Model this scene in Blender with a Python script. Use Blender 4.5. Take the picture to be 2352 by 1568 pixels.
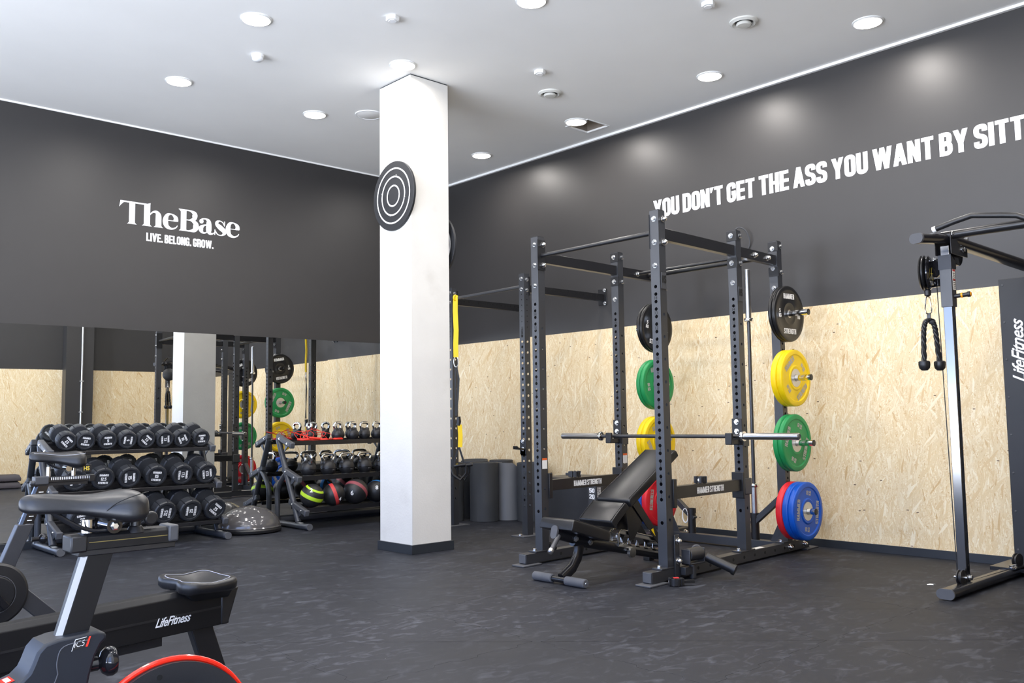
import bpy, math, random
from math import sin, cos, pi, radians, sqrt, atan2
from mathutils import Vector, Matrix
random.seed(7)
for _o in list(bpy.data.objects):
    bpy.data.objects.remove(_o)
SC = bpy.context.scene
COL = SC.collection

# ------------------------------------------------------------------ camera
cd = bpy.data.cameras.new('camera'); cam = bpy.data.objects.new('camera', cd); COL.objects.link(cam)
cd.sensor_width = 36.0; cd.lens = 36.0 * 2081.8 / 2352.0; cd.clip_start = 0.05; cd.clip_end = 200
_f = Vector((0.67512408, 0.73278301, 0.08506782)); _r = Vector((0.73617335, -0.67665374, -0.01373014)); _u = _r.cross(_f)
cam.matrix_world = Matrix(((_r.x, _u.x, -_f.x, -6.984), (_r.y, _u.y, -_f.y, -8.895), (_r.z, _u.z, -_f.z, 1.08), (0, 0, 0, 1)))
SC.camera = cam

# ------------------------------------------------------------------ world, exposure, daylight
SKY = (2.2, 3.0, 5.2); GROUND = (13.6, 14.8, 17.2)
w = bpy.data.worlds.new('daylight'); SC.world = w; w.use_nodes = True
bg = w.node_tree.nodes['Background']; bg.inputs[1].default_value = 1.0
# overcast-blue sky above the horizon, sunlit pale street below it (no ground is modelled outside the shop front)
_g = w.node_tree.nodes.new('ShaderNodeTexCoord'); _s = w.node_tree.nodes.new('ShaderNodeSeparateXYZ'); w.node_tree.links.new(_g.outputs['Generated'], _s.inputs[0])
_m = w.node_tree.nodes.new('ShaderNodeMapRange'); _m.inputs['From Min'].default_value = -.02; _m.inputs['From Max'].default_value = .02; w.node_tree.links.new(_s.outputs['Z'], _m.inputs['Value'])
_x = w.node_tree.nodes.new('ShaderNodeMix'); _x.data_type = 'RGBA'; w.node_tree.links.new(_m.outputs[0], _x.inputs['Factor'])
_x.inputs['A'].default_value = (*GROUND, 1); _x.inputs['B'].default_value = (*SKY, 1); w.node_tree.links.new(_x.outputs['Result'], bg.inputs[0])
SC.view_settings.view_transform = 'Standard'; SC.view_settings.look = 'None'
SC.view_settings.gamma = 1.0; SC.view_settings.use_curve_mapping = False
SC.view_settings.exposure = 0.05
LAMP_W = 19.0

def portal(loc, rot, sx, sy):
    d = bpy.data.lights.new('window_portal', 'AREA'); d.shape = 'RECTANGLE'; d.size = sx; d.size_y = sy
    d.cycles.is_portal = True
    o = bpy.data.objects.new('window_portal', d); o.location = loc; o.rotation_euler = rot; COL.objects.link(o)
portal((-10.55, -5.2, 1.75), (0, radians(-90), 0), 3.1, 7.8)      # shop front on the left
portal((-8.45, -9.6, 1.75), (radians(90), 0, 0), 2.7, 3.1)          # glazing behind the photographer

# ------------------------------------------------------------------ materials
def mat(name, col, rough=0.5, metal=0.0, spec=0.5, bump=0.0, bscale=200.0, coat=0.0, emit=None, es=0.0, var=0.0, vscale=5.0):
    m = bpy.data.materials.new(name); m.use_nodes = True; nt = m.node_tree; b = nt.nodes['Principled BSDF']
    b.inputs['Base Color'].default_value = (*col, 1); b.inputs['Roughness'].default_value = rough
    b.inputs['Metallic'].default_value = metal; b.inputs['Specular IOR Level'].default_value = spec
    if coat: b.inputs['Coat Weight'].default_value = coat; b.inputs['Coat Roughness'].default_value = 0.15
    if emit: b.inputs['Emission Color'].default_value = (*emit, 1); b.inputs['Emission Strength'].default_value = es
    tc = nt.nodes.new('ShaderNodeTexCoord')
    if bump:
        n = nt.nodes.new('ShaderNodeTexNoise'); n.inputs['Scale'].default_value = bscale; n.inputs['Detail'].default_value = 2
        nt.links.new(tc.outputs['Object'], n.inputs['Vector'])
        bp = nt.nodes.new('ShaderNodeBump'); bp.inputs['Strength'].default_value = bump; bp.inputs['Distance'].default_value = 0.002
        nt.links.new(n.outputs['Fac'], bp.inputs['Height']); nt.links.new(bp.outputs['Normal'], b.inputs['Normal'])
    n = nt.nodes.new('ShaderNodeTexNoise'); n.inputs['Scale'].default_value = vscale; n.inputs['Detail'].default_value = 4
    nt.links.new(tc.outputs['Object'], n.inputs['Vector'])
    r = nt.nodes.new('ShaderNodeMapRange'); r.inputs['To Min'].default_value = 1 - max(var, .06); r.inputs['To Max'].default_value = 1 + max(var, .06)
    nt.links.new(n.outputs['Fac'], r.inputs['Value'])
    mx = nt.nodes.new('ShaderNodeVectorMath'); mx.operation = 'SCALE'; mx.inputs[0].default_value = col
    nt.links.new(r.outputs[0], mx.inputs['Scale']); nt.links.new(mx.outputs[0], b.inputs['Base Color'])
    return m
def osb_mat(name='osb', rz=0.0):
    m = bpy.data.materials.new(name); m.use_nodes = True; nt = m.node_tree; N = nt.nodes; L = nt.links; b = N['Principled BSDF']
    b.inputs['Roughness'].default_value = 0.55; b.inputs['Specular IOR Level'].default_value = 0.35
    tc_ = N.new('ShaderNodeTexCoord'); cur = None; ht = None; tcr = N.new('ShaderNodeMapping'); tcr.inputs['Rotation'].default_value = (0, 0, rz); L.new(tc_.outputs['Object'], tcr.inputs['Vector'])
    ns = N.new('ShaderNodeTexNoise'); ns.inputs['Scale'].default_value = 3.0
    L.new(tcr.outputs[0], ns.inputs['Vector'])
    wob = N.new('ShaderNodeVectorMath'); wob.operation = 'SCALE'; wob.inputs['Scale'].default_value = 0.035
    L.new(ns.outputs['Color'], wob.inputs[0])
    add = N.new('ShaderNodeVectorMath'); add.operation = 'ADD'; L.new(tcr.outputs[0], add.inputs[0]); L.new(wob.outputs[0], add.inputs[1])
    layers = [(0.2, 8, 62, .5), (1.45, 9, 75, .5), (-0.7, 22, 140, .52), (0.75, 12, 90, .62), (-0.35, 34, 200, .62), (-1.35, 8.5, 70, .70), (0.45, 48, 260, .66), (1.25, 8, 62, .76), (-1.0, 7.5, 58, .84), (1.75, 11, 85, .74), (1.5, 55, 280, .74), (1.4, 7.5, 62, .85), (0.9, 8, 55, .91)]
    for i, (a, sy_, sz_, tq) in enumerate(layers):
        mp = N.new('ShaderNodeMapping'); mp.vector_type = 'POINT'
        mp.inputs['Rotation'].default_value = (a, 0, 0); mp.inputs['Location'].default_value = (i * 3.1, i * 1.7, i * 2.3)
        L.new(add.outputs[0], mp.inputs['Vector'])
        sc = N.new('ShaderNodeMapping'); sc.inputs['Scale'].default_value = (6, sy_, sz_)
        L.new(mp.outputs[0], sc.inputs['Vector'])
        v = N.new('ShaderNodeTexVoronoi'); v.inputs['Scale'].default_value = 1.0; v.inputs['Randomness'].default_value = 1.0
        L.new(sc.outputs[0], v.inputs['Vector'])
        sp = N.new('ShaderNodeSeparateColor'); L.new(v.outputs['Color'], sp.inputs[0])
        cr = N.new('ShaderNodeValToRGB'); e = cr.color_ramp.elements
        e[0].position = 0.0; e[0].color = (0.60, 0.40, 0.19, 1); e[1].position = 1.0; e[1].color = (0.90, 0.79, 0.575, 1)
        for ps, c in ((0.022, (0.66, 0.455, 0.23)), (0.06, (0.725, 0.54, 0.30)), (0.30, (0.76, 0.595, 0.35)), (0.62, (0.795, 0.64, 0.40)), (0.84, (0.845, 0.71, 0.48))):
            q = e.new(ps); q.color = (*c, 1)
        L.new(sp.outputs[0], cr.inputs[0])
        if cur is None: cur = cr.outputs[0]; ht = sp.outputs[2]; continue
        th = N.new('ShaderNodeMath'); th.operation = 'GREATER_THAN'; th.inputs[1].default_value = tq; L.new(sp.outputs[1], th.inputs[0])
        mx = N.new('ShaderNodeMix'); mx.data_type = 'RGBA'; L.new(th.outputs[0], mx.inputs['Factor']); L.new(cur, mx.inputs['A']); L.new(cr.outputs[0], mx.inputs['B'])
        cur = mx.outputs['Result']
        mh = N.new('ShaderNodeMix'); L.new(th.outputs[0], mh.inputs['Factor']); L.new(ht, mh.inputs['A']); L.new(sp.outputs[2], mh.inputs['B']); ht = mh.outputs['Result']
    # dark bark flecks
    mp = N.new('ShaderNodeMapping'); mp.inputs['Scale'].default_value = (4, 16, 50); mp.inputs['Rotation'].default_value = (0.6, 0, 0)
    L.new(add.outputs[0], mp.inputs['Vector'])
    v = N.new('ShaderNodeTexVoronoi'); v.inputs['Scale'].default_value = 1.0; L.new(mp.outputs[0], v.inputs['Vector'])
    sp = N.new('ShaderNodeSeparateColor'); L.new(v.outputs['Color'], sp.inputs[0])
    lt = N.new('ShaderNodeMath'); lt.operation = 'LESS_THAN'; lt.inputs[1].default_value = 0.010; L.new(sp.outputs[0], lt.inputs[0])
    l2 = N.new('ShaderNodeMath'); l2.operation = 'LESS_THAN'; l2.inputs[1].default_value = 0.17; L.new(v.outputs['Distance'], l2.inputs[0])
    ml = N.new('ShaderNodeMath'); ml.operation = 'MULTIPLY'; L.new(lt.outputs[0], ml.inputs[0]); L.new(l2.outputs[0], ml.inputs[1])
    mx = N.new('ShaderNodeMix'); mx.data_type = 'RGBA'; L.new(ml.outputs[0], mx.inputs['Factor']); L.new(cur, mx.inputs['A']); mx.inputs['B'].default_value = (0.10, 0.055, 0.03, 1)
    # fine fibre grain
    g = N.new('ShaderNodeTexNoise'); g.inputs['Scale'].default_value = 90; g.inputs['Detail'].default_value = 3; L.new(tcr.outputs[0], g.inputs['Vector'])
    gr = N.new('ShaderNodeMapRange'); gr.inputs['To Min'].default_value = 0.88; gr.inputs['To Max'].default_value = 1.09; L.new(g.outputs['Fac'], gr.inputs['Value'])
    sm = N.new('ShaderNodeVectorMath'); sm.operation = 'SCALE'; L.new(mx.outputs['Result'], sm.inputs[0]); L.new(gr.outputs[0], sm.inputs['Scale'])
    L.new(sm.outputs[0], b.inputs['Base Color'])
    bp = N.new('ShaderNodeBump'); bp.inputs['Strength'].default_value = 0.25; bp.inputs['Distance'].default_value = 0.002
    L.new(ht, bp.inputs['Height']); L.new(bp.outputs['Normal'], b.inputs['Normal'])
    return m
def floor_mat():
    m = bpy.data.materials.new('rubber_floor'); m.use_nodes = True; nt = m.node_tree; N = nt.nodes; L = nt.links; b = N['Principled BSDF']
    b.inputs['Specular IOR Level'].default_value = 0.34
    geo = N.new('ShaderNodeNewGeometry')
    a = N.new('ShaderNodeTexNoise'); a.inputs['Scale'].default_value = 1.3; a.inputs['Detail'].default_value = 6; a.inputs['Roughness'].default_value = 0.65
    L.new(geo.outputs['Position'], a.inputs['Vector'])
    # dusty swirls: stretched, distorted noise
    mp = N.new('ShaderNodeMapping'); mp.inputs['Scale'].default_value = (3.0, 5.5, 1); mp.inputs['Rotation'].default_value = (0, 0, 0.5)
    L.new(geo.outputs['Position'], mp.inputs['Vector'])
    s = N.new('ShaderNodeTexNoise'); s.inputs['Scale'].default_value = 2.6; s.inputs['Detail'].default_value = 8; s.inputs['Distortion'].default_value = 1.4
    L.new(mp.outputs[0], s.inputs['Vector'])
    r = N.new('ShaderNodeMapRange'); r.inputs['From Min'].default_value = 0.52; r.inputs['From Max'].default_value = 0.78; L.new(s.outputs['Fac'], r.inputs['Value'])
    r2 = N.new('ShaderNodeMapRange'); r2.inputs['From Min'].default_value = 0.3; r2.inputs['From Max'].default_value = 0.7; L.new(a.outputs['Fac'], r2.inputs['Value'])
    ml = N.new('ShaderNodeMath'); ml.operation = 'MULTIPLY'; L.new(r.outputs[0], ml.inputs[0]); L.new(r2.outputs[0], ml.inputs[1])
    c1 = N.new('ShaderNodeMix'); c1.data_type = 'RGBA'; L.new(r2.outputs[0], c1.inputs['Factor'])
    c1.inputs['A'].default_value = (0.0078, 0.0092, 0.0150, 1); c1.inputs['B'].default_value = (0.0130, 0.0148, 0.0225, 1)
    c2 = N.new('ShaderNodeMix'); c2.data_type = 'RGBA'; L.new(ml.outputs[0], c2.inputs['Factor']); L.new(c1.outputs['Result'], c2.inputs['A'])
    c2.inputs['B'].default_value = (0.085, 0.092, 0.115, 1)
    v = N.new('ShaderNodeTexVoronoi'); v.inputs['Scale'].default_value = 9; L.new(geo.outputs['Position'], v.inputs['Vector'])
    lt = N.new('ShaderNodeMath'); lt.operation = 'LESS_THAN'; lt.inputs[1].default_value = 0.018; L.new(v.outputs['Distance'], lt.inputs[0])
    sp = N.new('ShaderNodeSeparateColor'); L.new(v.outputs['Color'], sp.inputs[0])
    l2 = N.new('ShaderNodeMath'); l2.operation = 'LESS_THAN'; l2.inputs[1].default_value = 0.07; L.new(sp.outputs[0], l2.inputs[0])
    m2 = N.new('ShaderNodeMath'); m2.operation = 'MULTIPLY'; L.new(lt.outputs[0], m2.inputs[0]); L.new(l2.outputs[0], m2.inputs[1])
    c3 = N.new('ShaderNodeMix'); c3.data_type = 'RGBA'; L.new(m2.outputs[0], c3.inputs['Factor']); L.new(c2.outputs['Result'], c3.inputs['A']); c3.inputs['B'].default_value = (0.5, 0.5, 0.48, 1)
    L.new(c3.outputs['Result'], b.inputs['Base Color'])
    rr = N.new('ShaderNodeMapRange'); rr.inputs['To Min'].default_value = 0.50; rr.inputs['To Max'].default_value = 0.68; L.new(a.outputs['Fac'], rr.inputs['Value']); L.new(rr.outputs[0], b.inputs['Roughness'])
    g = N.new('ShaderNodeTexNoise'); g.inputs['Scale'].default_value = 260; L.new(geo.outputs['Position'], g.inputs['Vector'])
    bp = N.new('ShaderNodeBump'); bp.inputs['Strength'].default_value = 0.35; bp.inputs['Distance'].default_value = 0.001; L.new(g.outputs['Fac'], bp.inputs['Height']); L.new(bp.outputs['Normal'], b.inputs['Normal'])
    return m
def plaster_mat():
    m = mat('column_plaster', (0.67, 0.65, 0.61), 0.8, bump=0.4, bscale=60)
    nt = m.node_tree; N = nt.nodes; L = nt.links; b = N['Principled BSDF']
    g = N.new('ShaderNodeNewGeometry'); n = N.new('ShaderNodeTexNoise'); n.inputs['Scale'].default_value = 3.2; n.inputs['Detail'].default_value = 5
    L.new(g.outputs['Position'], n.inputs['Vector'])
    r = N.new('ShaderNodeMapRange'); r.inputs['From Min'].default_value = 0.62; r.inputs['From Max'].default_value = 0.75; L.new(n.outputs['Fac'], r.inputs['Value'])
    sc = N.new('ShaderNodeMath'); sc.operation = 'MULTIPLY'; sc.inputs[1].default_value = 0.35; L.new(r.outputs[0], sc.inputs[0])
    src = b.inputs['Base Color'].links[0].from_socket
    mx = N.new('ShaderNodeMix'); mx.data_type = 'RGBA'; L.new(sc.outputs[0], mx.inputs['Factor']); L.new(src, mx.inputs['A']); mx.inputs['B'].default_value = (0.5, 0.47, 0.43, 1)
    L.new(mx.outputs['Result'], b.inputs['Base Color'])
    return m
MT = dict(
    wall=mat('charcoal_wall_paint', (0.0325, 0.0305, 0.0300), 0.44, spec=0.5, bump=0.12, bscale=22),
    ceil=mat('ceiling_paint', (0.885, 0.875, 0.845), 0.9, vscale=1.2),
    white=mat('white_paint', (0.82, 0.82, 0.80), 0.6), printw=mat('white_print', (0.86, 0.86, 0.86), 0.6),
    osb=osb_mat(), osb_side=osb_mat('osb_back_wall', pi / 2), floor=floor_mat(), plaster=plaster_mat(),
    kick=mat('dark_skirting', (0.022, 0.026, 0.032), 0.4),
    mirror=mat('mirror_glass', (0.83, 0.85, 0.85), 0.0, metal=1.0),
    edge=mat('mirror_edge', (0.35, 0.40, 0.38), 0.3),
    post=mat('textured_black_steel', (0.0165, 0.0185, 0.0245), 0.44, spec=0.9, bump=0.25, bscale=500),
    blk=mat('gloss_black_steel', (0.012, 0.012, 0.014), 0.25), satin=mat('satin_black_steel', (0.010, 0.010, 0.0115), 0.34),
    dark=mat('black_plastic', (0.011, 0.011, 0.0125), 0.4), hole=mat('dark_void', (0.004, 0.004, 0.004), 0.9),
    grey=mat('dark_grey_plastic', (0.055, 0.057, 0.063), 0.45, bump=0.15, bscale=300),
    cap=mat('grey_end_cap', (0.075, 0.078, 0.088), 0.55), tube=mat('charcoal_tube_paint', (0.045, 0.048, 0.056), 0.35),
    chrome=mat('chrome', (0.78, 0.78, 0.78), 0.08, metal=1.0), steel=mat('brushed_steel', (0.55, 0.55, 0.55), 0.28, metal=1.0),
    zinc=mat('zinc_bolt', (0.72, 0.73, 0.74), 0.22, metal=1.0), hub=mat('steel_hub_insert', (0.62, 0.60, 0.55), 0.38, metal=0.6),
    shaft=mat('dark_bar_steel', (0.09, 0.09, 0.095), 0.4, metal=0.8, bump=0.3, bscale=900),
    vinyl=mat('black_upholstery', (0.0105, 0.0105, 0.012), 0.34, bump=0.10, bscale=900),
    rubber=mat('dumbbell_rubber', (0.022, 0.024, 0.029), 0.45, bump=0.3, bscale=260),
    foam=mat('grey_foam', (0.085, 0.088, 0.10), 0.85, bump=0.4, bscale=400),
    matt=mat('charcoal_mat_foam', (0.042, 0.045, 0.050), 0.6, bump=0.15, bscale=200),
    yellow=mat('yellow_rubber', (0.90, 0.62, 0.0), 0.45), green=mat('green_rubber', (0.01, 0.27, 0.075), 0.45),
    blue=mat('blue_rubber', (0.0, 0.085, 0.50), 0.42), red=mat('red_rubber', (0.70, 0.012, 0.025), 0.45),
    pblack=mat('black_bumper_rubber', (0.008, 0.008, 0.009), 0.35), pgrey=mat('grey_plate_print', (0.42, 0.41, 0.38), 0.5),
    lime=mat('lime_stripe', (0.45, 0.68, 0.02), 0.5), coral=mat('red_stripe', (0.55, 0.04, 0.04), 0.5), dusk=mat('dusty_red_stripe', (0.28, 0.06, 0.075), 0.55),
    cyan=mat('blue_stripe', (0.02, 0.22, 0.62), 0.5), ball=mat('ball_rubber', (0.014, 0.014, 0.016), 0.42, bump=0.3, bscale=300),
    cord=mat('red_tubing', (0.72, 0.03, 0.015), 0.35), orange=mat('orange_knob', (0.9, 0.33, 0.0), 0.4),
    kb=mat('kettlebell_rubber', (0.013, 0.013, 0.015), 0.42, bump=0.3, bscale=200),
    bosu=mat('grey_dome_vinyl', (0.115, 0.11, 0.112), 0.12, metal=0.3), label=mat('paper_label', (0.75, 0.74, 0.72), 0.6),
    blackprint=mat('black_print', (0.006, 0.006, 0.006), 0.6), gloss=mat('glossy_knob', (0.01, 0.01, 0.012), 0.06),
    darkchrome=mat('dark_chrome_post', (0.24, 0.235, 0.23), 0.14, metal=1.0), ink=mat('deep_black_satin', (0.008, 0.008, 0.009), 0.38, spec=0.28), alu=mat('polished_post', (0.40, 0.40, 0.41), 0.18, metal=1.0), redgloss=mat('red_gloss_rim', (0.85, 0.025, 0.01), 0.15, coat=0.5),
    housing=mat('frame_housing', (0.011, 0.014, 0.021), 0.42, spec=0.45), gold=mat('gold_print', (0.70, 0.52, 0.06), 0.5), brass=mat('dull_brass_line', (0.20, 0.15, 0.04), 0.4),
    lamp=mat('lamp_diffuser', (0.9, 0.9, 0.88), 0.5, emit=(1.0, 0.93, 0.84), es=14.0), valve=mat('valve_enamel', (0.66, 0.65, 0.60), 0.45),
    pcable=mat('cable_sheath', (0.012, 0.012, 0.012), 0.4), conduit=mat('galvanised_conduit', (0.7, 0.7, 0.7), 0.3, metal=0.8),
    step=mat('step_plastic', (0.05, 0.042, 0.05), 0.5), pave=mat('pale_paving', (0.44, 0.465, 0.50), 0.9),
    machine=mat('anthracite_panel', (0.015, 0.016, 0.019), 0.5, bump=0.2, bscale=400),
    stitch=mat('grey_stitching', (0.35, 0.36, 0.40), 0.7))

# ------------------------------------------------------------------ geometry helper
def V(*a): return Vector(a)
def frame(d, up=(0, 0, 1)):
    d = Vector(d).normalized(); up = Vector(up)
    if abs(d.dot(up)) > 0.99: up = Vector((1, 0, 0))
    s = d.cross(up).normalized(); return s, s.cross(d)
class M:
    def __init__(s): s.v = []; s.f = []
    def add(s, vs, fs):
        n = len(s.v); s.v += [tuple(p) for p in vs]; s.f += [tuple(i + n for i in f) for f in fs]; return s
    def box(s, x0, x1, y0, y1, z0, z1):
        return s.add([(x0, y0, z0), (x1, y0, z0), (x1, y1, z0), (x0, y1, z0), (x0, y0, z1), (x1, y0, z1), (x1, y1, z1), (x0, y1, z1)],
                     [(0, 3, 2, 1), (4, 5, 6, 7), (0, 1, 5, 4), (1, 2, 6, 5), (2, 3, 7, 6), (3, 0, 4, 7)])
    def beam(s, a, b, wd, h, up=(0, 0, 1), w1=None, h1=None):
        a = Vector(a); b = Vector(b); sd, u = frame(b - a, up); w1 = wd if w1 is None else w1; h1 = h if h1 is None else h1
        q = []
        for p, ww, hh in ((a, wd, h), (b, w1, h1)):
            for i, j in ((-1, -1), (1, -1), (1, 1), (-1, 1)): q.append(p + sd * (ww / 2 * i) + u * (hh / 2 * j))
        return s.add(q, [(0, 1, 2, 3), (7, 6, 5, 4), (0, 4, 5, 1), (1, 5, 6, 2), (2, 6, 7, 3), (3, 7, 4, 0)])
    def sweep(s, pts, sec, up=(0, 0, 1), closed=False, caps=True, scale=None):
        pts = [Vector(p) for p in pts]; n = len(pts); k = len(sec); q = []; pu = None
        for i, p in enumerate(pts):
            if closed: d = pts[(i + 1) % n] - pts[i - 1]
            else: d = pts[min(i + 1, n - 1)] - pts[max(i - 1, 0)]
            d.normalize()
            if pu is None: sd, u = frame(d, up)
            else:
                sd = d.cross(pu)
                if sd.length < 1e-5: sd, u = frame(d, up)
                sd.normalize(); u = sd.cross(d)
            pu = u; c = scale[i] if scale else 1.0
            for x, y in sec: q.append(p + sd * (x * c) + u * (y * c))
        fs = []
        for i in range(n if closed else n - 1):
            for j in range(k):
                a = i * k + j; b = i * k + (j + 1) % k; c2 = ((i + 1) % n) * k + (j + 1) % k; d2 = ((i + 1) % n) * k + j
                fs.append((a, b, c2, d2))
        if not closed and caps: fs += [tuple(range(k - 1, -1, -1)), tuple((n - 1) * k + j for j in range(k))]
        return s.add(q, fs)
    def tube(s, pts, r, n=12, closed=False, up=(0, 0, 1), scale=None):
        return s.sweep(pts, [(r * cos(2 * pi * i / n), r * sin(2 * pi * i / n)) for i in range(n)], up, closed, True, scale)
    def oval(s, pts, wd, h, n=6, up=(0, 0, 1)):
        r = min(wd, h) / 2; ex = max(wd - 2 * r, 0) / 2; ey = max(h - 2 * r, 0) / 2; sec = []
        for i in range(4 * n):
            a = 2 * pi * (i + .5) / (4 * n); sec.append((r * cos(a) + (ex if cos(a) > 0 else -ex), r * sin(a) + (ey if sin(a) > 0 else -ey)))
        return s.sweep(pts, sec, up)
    def lathe(s, prof, o=(0, 0, 0), ax=(0, 0, 1), n=24, cap0=True, cap1=True):
        o = Vector(o); ax = Vector(ax).normalized(); a, b = frame(ax, (0, 0, 1) if abs(ax[2]) < .9 else (0, 1, 0)); q = []; k = len(prof)
        for r, h in prof:
            for i in range(n):
                t = 2 * pi * i / n; q.append(o + ax * h + a * (r * cos(t)) + b * (r * sin(t)))
        fs = [(i * n + j, i * n + (j + 1) % n, (i + 1) * n + (j + 1) % n, (i + 1) * n + j) for i in range(k - 1) for j in range(n)]
        if cap0: fs.append(tuple(range(n - 1, -1, -1)))
        if cap1: fs.append(tuple((k - 1) * n + j for j in range(n)))
        return s.add(q, fs)
    def cyl(s, a, b, r, n=16, r1=None):
        a = Vector(a); b = Vector(b); L = (b - a).length
        return s.lathe([(r, 0), (r if r1 is None else r1, L)], a, b - a, n)
    def prism(s, poly, vec):
        k = len(poly); p = [Vector(q) for q in poly]; vec = Vector(vec)
        return s.add(p + [q + vec for q in p], [tuple(range(k - 1, -1, -1)), tuple(range(k, 2 * k))] + [(i, (i + 1) % k, k + (i + 1) % k, k + i) for i in range(k)])
    def loft(s, secs, caps=True):
        k = len(secs[0]); q = [p for sc in secs for p in sc]
        fs = [(i * k + j, i * k + (j + 1) % k, (i + 1) * k + (j + 1) % k, (i + 1) * k + j) for i in range(len(secs) - 1) for j in range(k)]
        if caps: fs += [tuple(range(k - 1, -1, -1)), tuple((len(secs) - 1) * k + j for j in range(k))]
        return s.add(q, fs)
    def ball(s, c, r, sx=1, sy=1, sz=1, nu=24, nv=12):
        q = [(c[0], c[1], c[2] - r * sz)]; fs = []
        for i in range(1, nv):
            t = -pi / 2 + pi * i / nv
            for j in range(nu):
                a = 2 * pi * j / nu; q.append((c[0] + r * sx * cos(t) * cos(a), c[1] + r * sy * cos(t) * sin(a), c[2] + r * sz * sin(t)))
        q.append((c[0], c[1], c[2] + r * sz))
        for j in range(nu): fs.append((0, 1 + (j + 1) % nu, 1 + j))
        for i in range(nv - 2):
            for j in range(nu): fs.append((1 + i * nu + j, 1 + i * nu + (j + 1) % nu, 1 + (i + 1) * nu + (j + 1) % nu, 1 + (i + 1) * nu + j))
        t = len(q) - 1
        for j in range(nu): fs.append((t, 1 + (nv - 2) * nu + j, 1 + (nv - 2) * nu + (j + 1) % nu))
        return s.add(q, fs)
    def perf(s, o, u, wd, z0, z1, holes, r):
        """a flat strip of width wd along u from o, pierced by round holes"""
        o = Vector(o); u = Vector(u); P = lambda x, z: o + u * x + Vector((0, 0, z)); q = []; fs = []
        def quad(a, b):
            n = len(q); q.extend([P(0, a), P(wd, a), P(wd, b), P(0, b)]); fs.append((n, n + 1, n + 2, n + 3))
        holes = sorted(h for h in holes if z0 + r * 1.4 < h < z1 - r * 1.4); c = z0; hh = r * 1.35; a0 = atan2(hh, wd / 2)
        ang = [0, a0 / 2, a0, (a0 + pi / 2) / 2]; ang = ang + [pi / 2] + [pi - t for t in ang[:0:-1]]; ang = ang + [t + pi for t in ang]
        for h in holes:
            if h - hh > c: quad(c, h - hh)
            n = len(q)
            for t in ang:
                q.append(P(wd / 2 + r * cos(t), h + r * sin(t)))
            for t in ang:
                k = min((wd / 2) / max(abs(cos(t)), 1e-6), hh / max(abs(sin(t)), 1e-6)); q.append(P(wd / 2 + k * cos(t), h + k * sin(t)))
            m = len(ang)
            for i in range(m): fs.append((n + i, n + m + i, n + m + (i + 1) % m, n + (i + 1) % m))
            c = h + hh
        if c < z1: quad(c, z1)
        return s.add(q, fs)

ORG = {}
def finish(name, m, material, smooth=35, bevel=0, sub=0):
    me = bpy.data.meshes.new(name); me.from_pydata(m.v, [], m.f); me.update(); me.materials.append(material)
    if smooth:
        me.shade_smooth(); me.set_sharp_from_angle(angle=radians(smooth))
    return me
def ob(name, m, material, parent=None, smooth=35, bevel=0, sub=0, org=None, label=None):
    """link one mesh; vertices are given in the parent's frame (or world if its origin is in ORG)"""
    if org is None: org = ORG.get(parent.name, Vector()) if parent else Vector()
    if org.length: m.v = [(a - org.x, b - org.y, c - org.z) for a, b, c in m.v]
    o = bpy.data.objects.new(name, finish(name, m, material, smooth)); COL.objects.link(o)
    if parent: o.parent = parent; ORG[o.name] = org
    else:
        o.location = org
        ORG[o.name] = org.copy()
    if bevel:
        b = o.modifiers.new('bevel', 'BEVEL'); b.width = bevel; b.segments = 2; b.limit_method = 'ANGLE'; b.angle_limit = radians(40)
    if sub:
        b = o.modifiers.new('sub', 'SUBSURF'); b.levels = sub; b.render_levels = sub
    if label: o['label'] = label
    return o
def tag(o, label, cat, group=None):
    o['label'] = label; o['category'] = cat
    if group: o['group'] = group
    return o
def thing(name, label, cat, loc, rz=0, group=None, world=True):
    """Empty at the thing's base. world=True: parts are given in world coordinates (no rotation)"""
    o = bpy.data.objects.new(name, None); o.empty_display_size = .1; COL.objects.link(o); o.location = loc; o.rotation_euler = (0, 0, rz)
    ORG[o.name] = Vector(loc) if world else Vector()
    return tag(o, label, cat, group)
def struct(name, m, material, parent=None, **k):
    o = ob(name, m, material, parent, **k)
    if not parent: o['kind'] = 'structure'
    return o
def dup(root, loc, rot, label, group=None, skip=()):
    r = root.copy(); COL.objects.link(r); r.location = loc; r.rotation_euler = rot; r['label'] = label
    if group: r['group'] = group
    for ch in root.children:
        if ch.name.split('.')[0] in skip: continue
        c = ch.copy(); COL.objects.link(c); c.parent = r
        for g in ch.children:
            d = g.copy(); COL.objects.link(d); d.parent = c
    return r
def inst(src, loc, parent=None):
    c = src.copy(); COL.objects.link(c); c.parent = parent; c.location = loc; return c

# ------------------------------------------------------------------ lettering
_tc = {}
def text2d(s, bold=0.0, shear=0.0, space=1.0):
    k = (s, bold, shear, space)
    if k in _tc: return _tc[k]
    c = bpy.data.curves.new('t', 'FONT'); c.body = s; c.size = 1; c.offset = bold; c.shear = shear; c.resolution_u = 3; c.space_character = space
    o = bpy.data.objects.new('t', c); COL.objects.link(o); dg = bpy.context.evaluated_depsgraph_get()
    me = bpy.data.meshes.new_from_object(o.evaluated_get(dg)); vs = [(v.co.x, v.co.y) for v in me.vertices]; fs = [tuple(p.vertices) for p in me.polygons]
    bpy.data.objects.remove(o); bpy.data.curves.remove(c); bpy.data.meshes.remove(me)
    x0 = min(a for a, b in vs); x1 = max(a for a, b in vs); y0 = min(b for a, b in vs); y1 = max(b for a, b in vs)
    _tc[k] = ([((a - x0) / (x1 - x0) - .5, (b - y0) / (y1 - y0) - .5) for a, b in vs], fs, (x1 - x0) / (y1 - y0)); return _tc[k]
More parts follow.
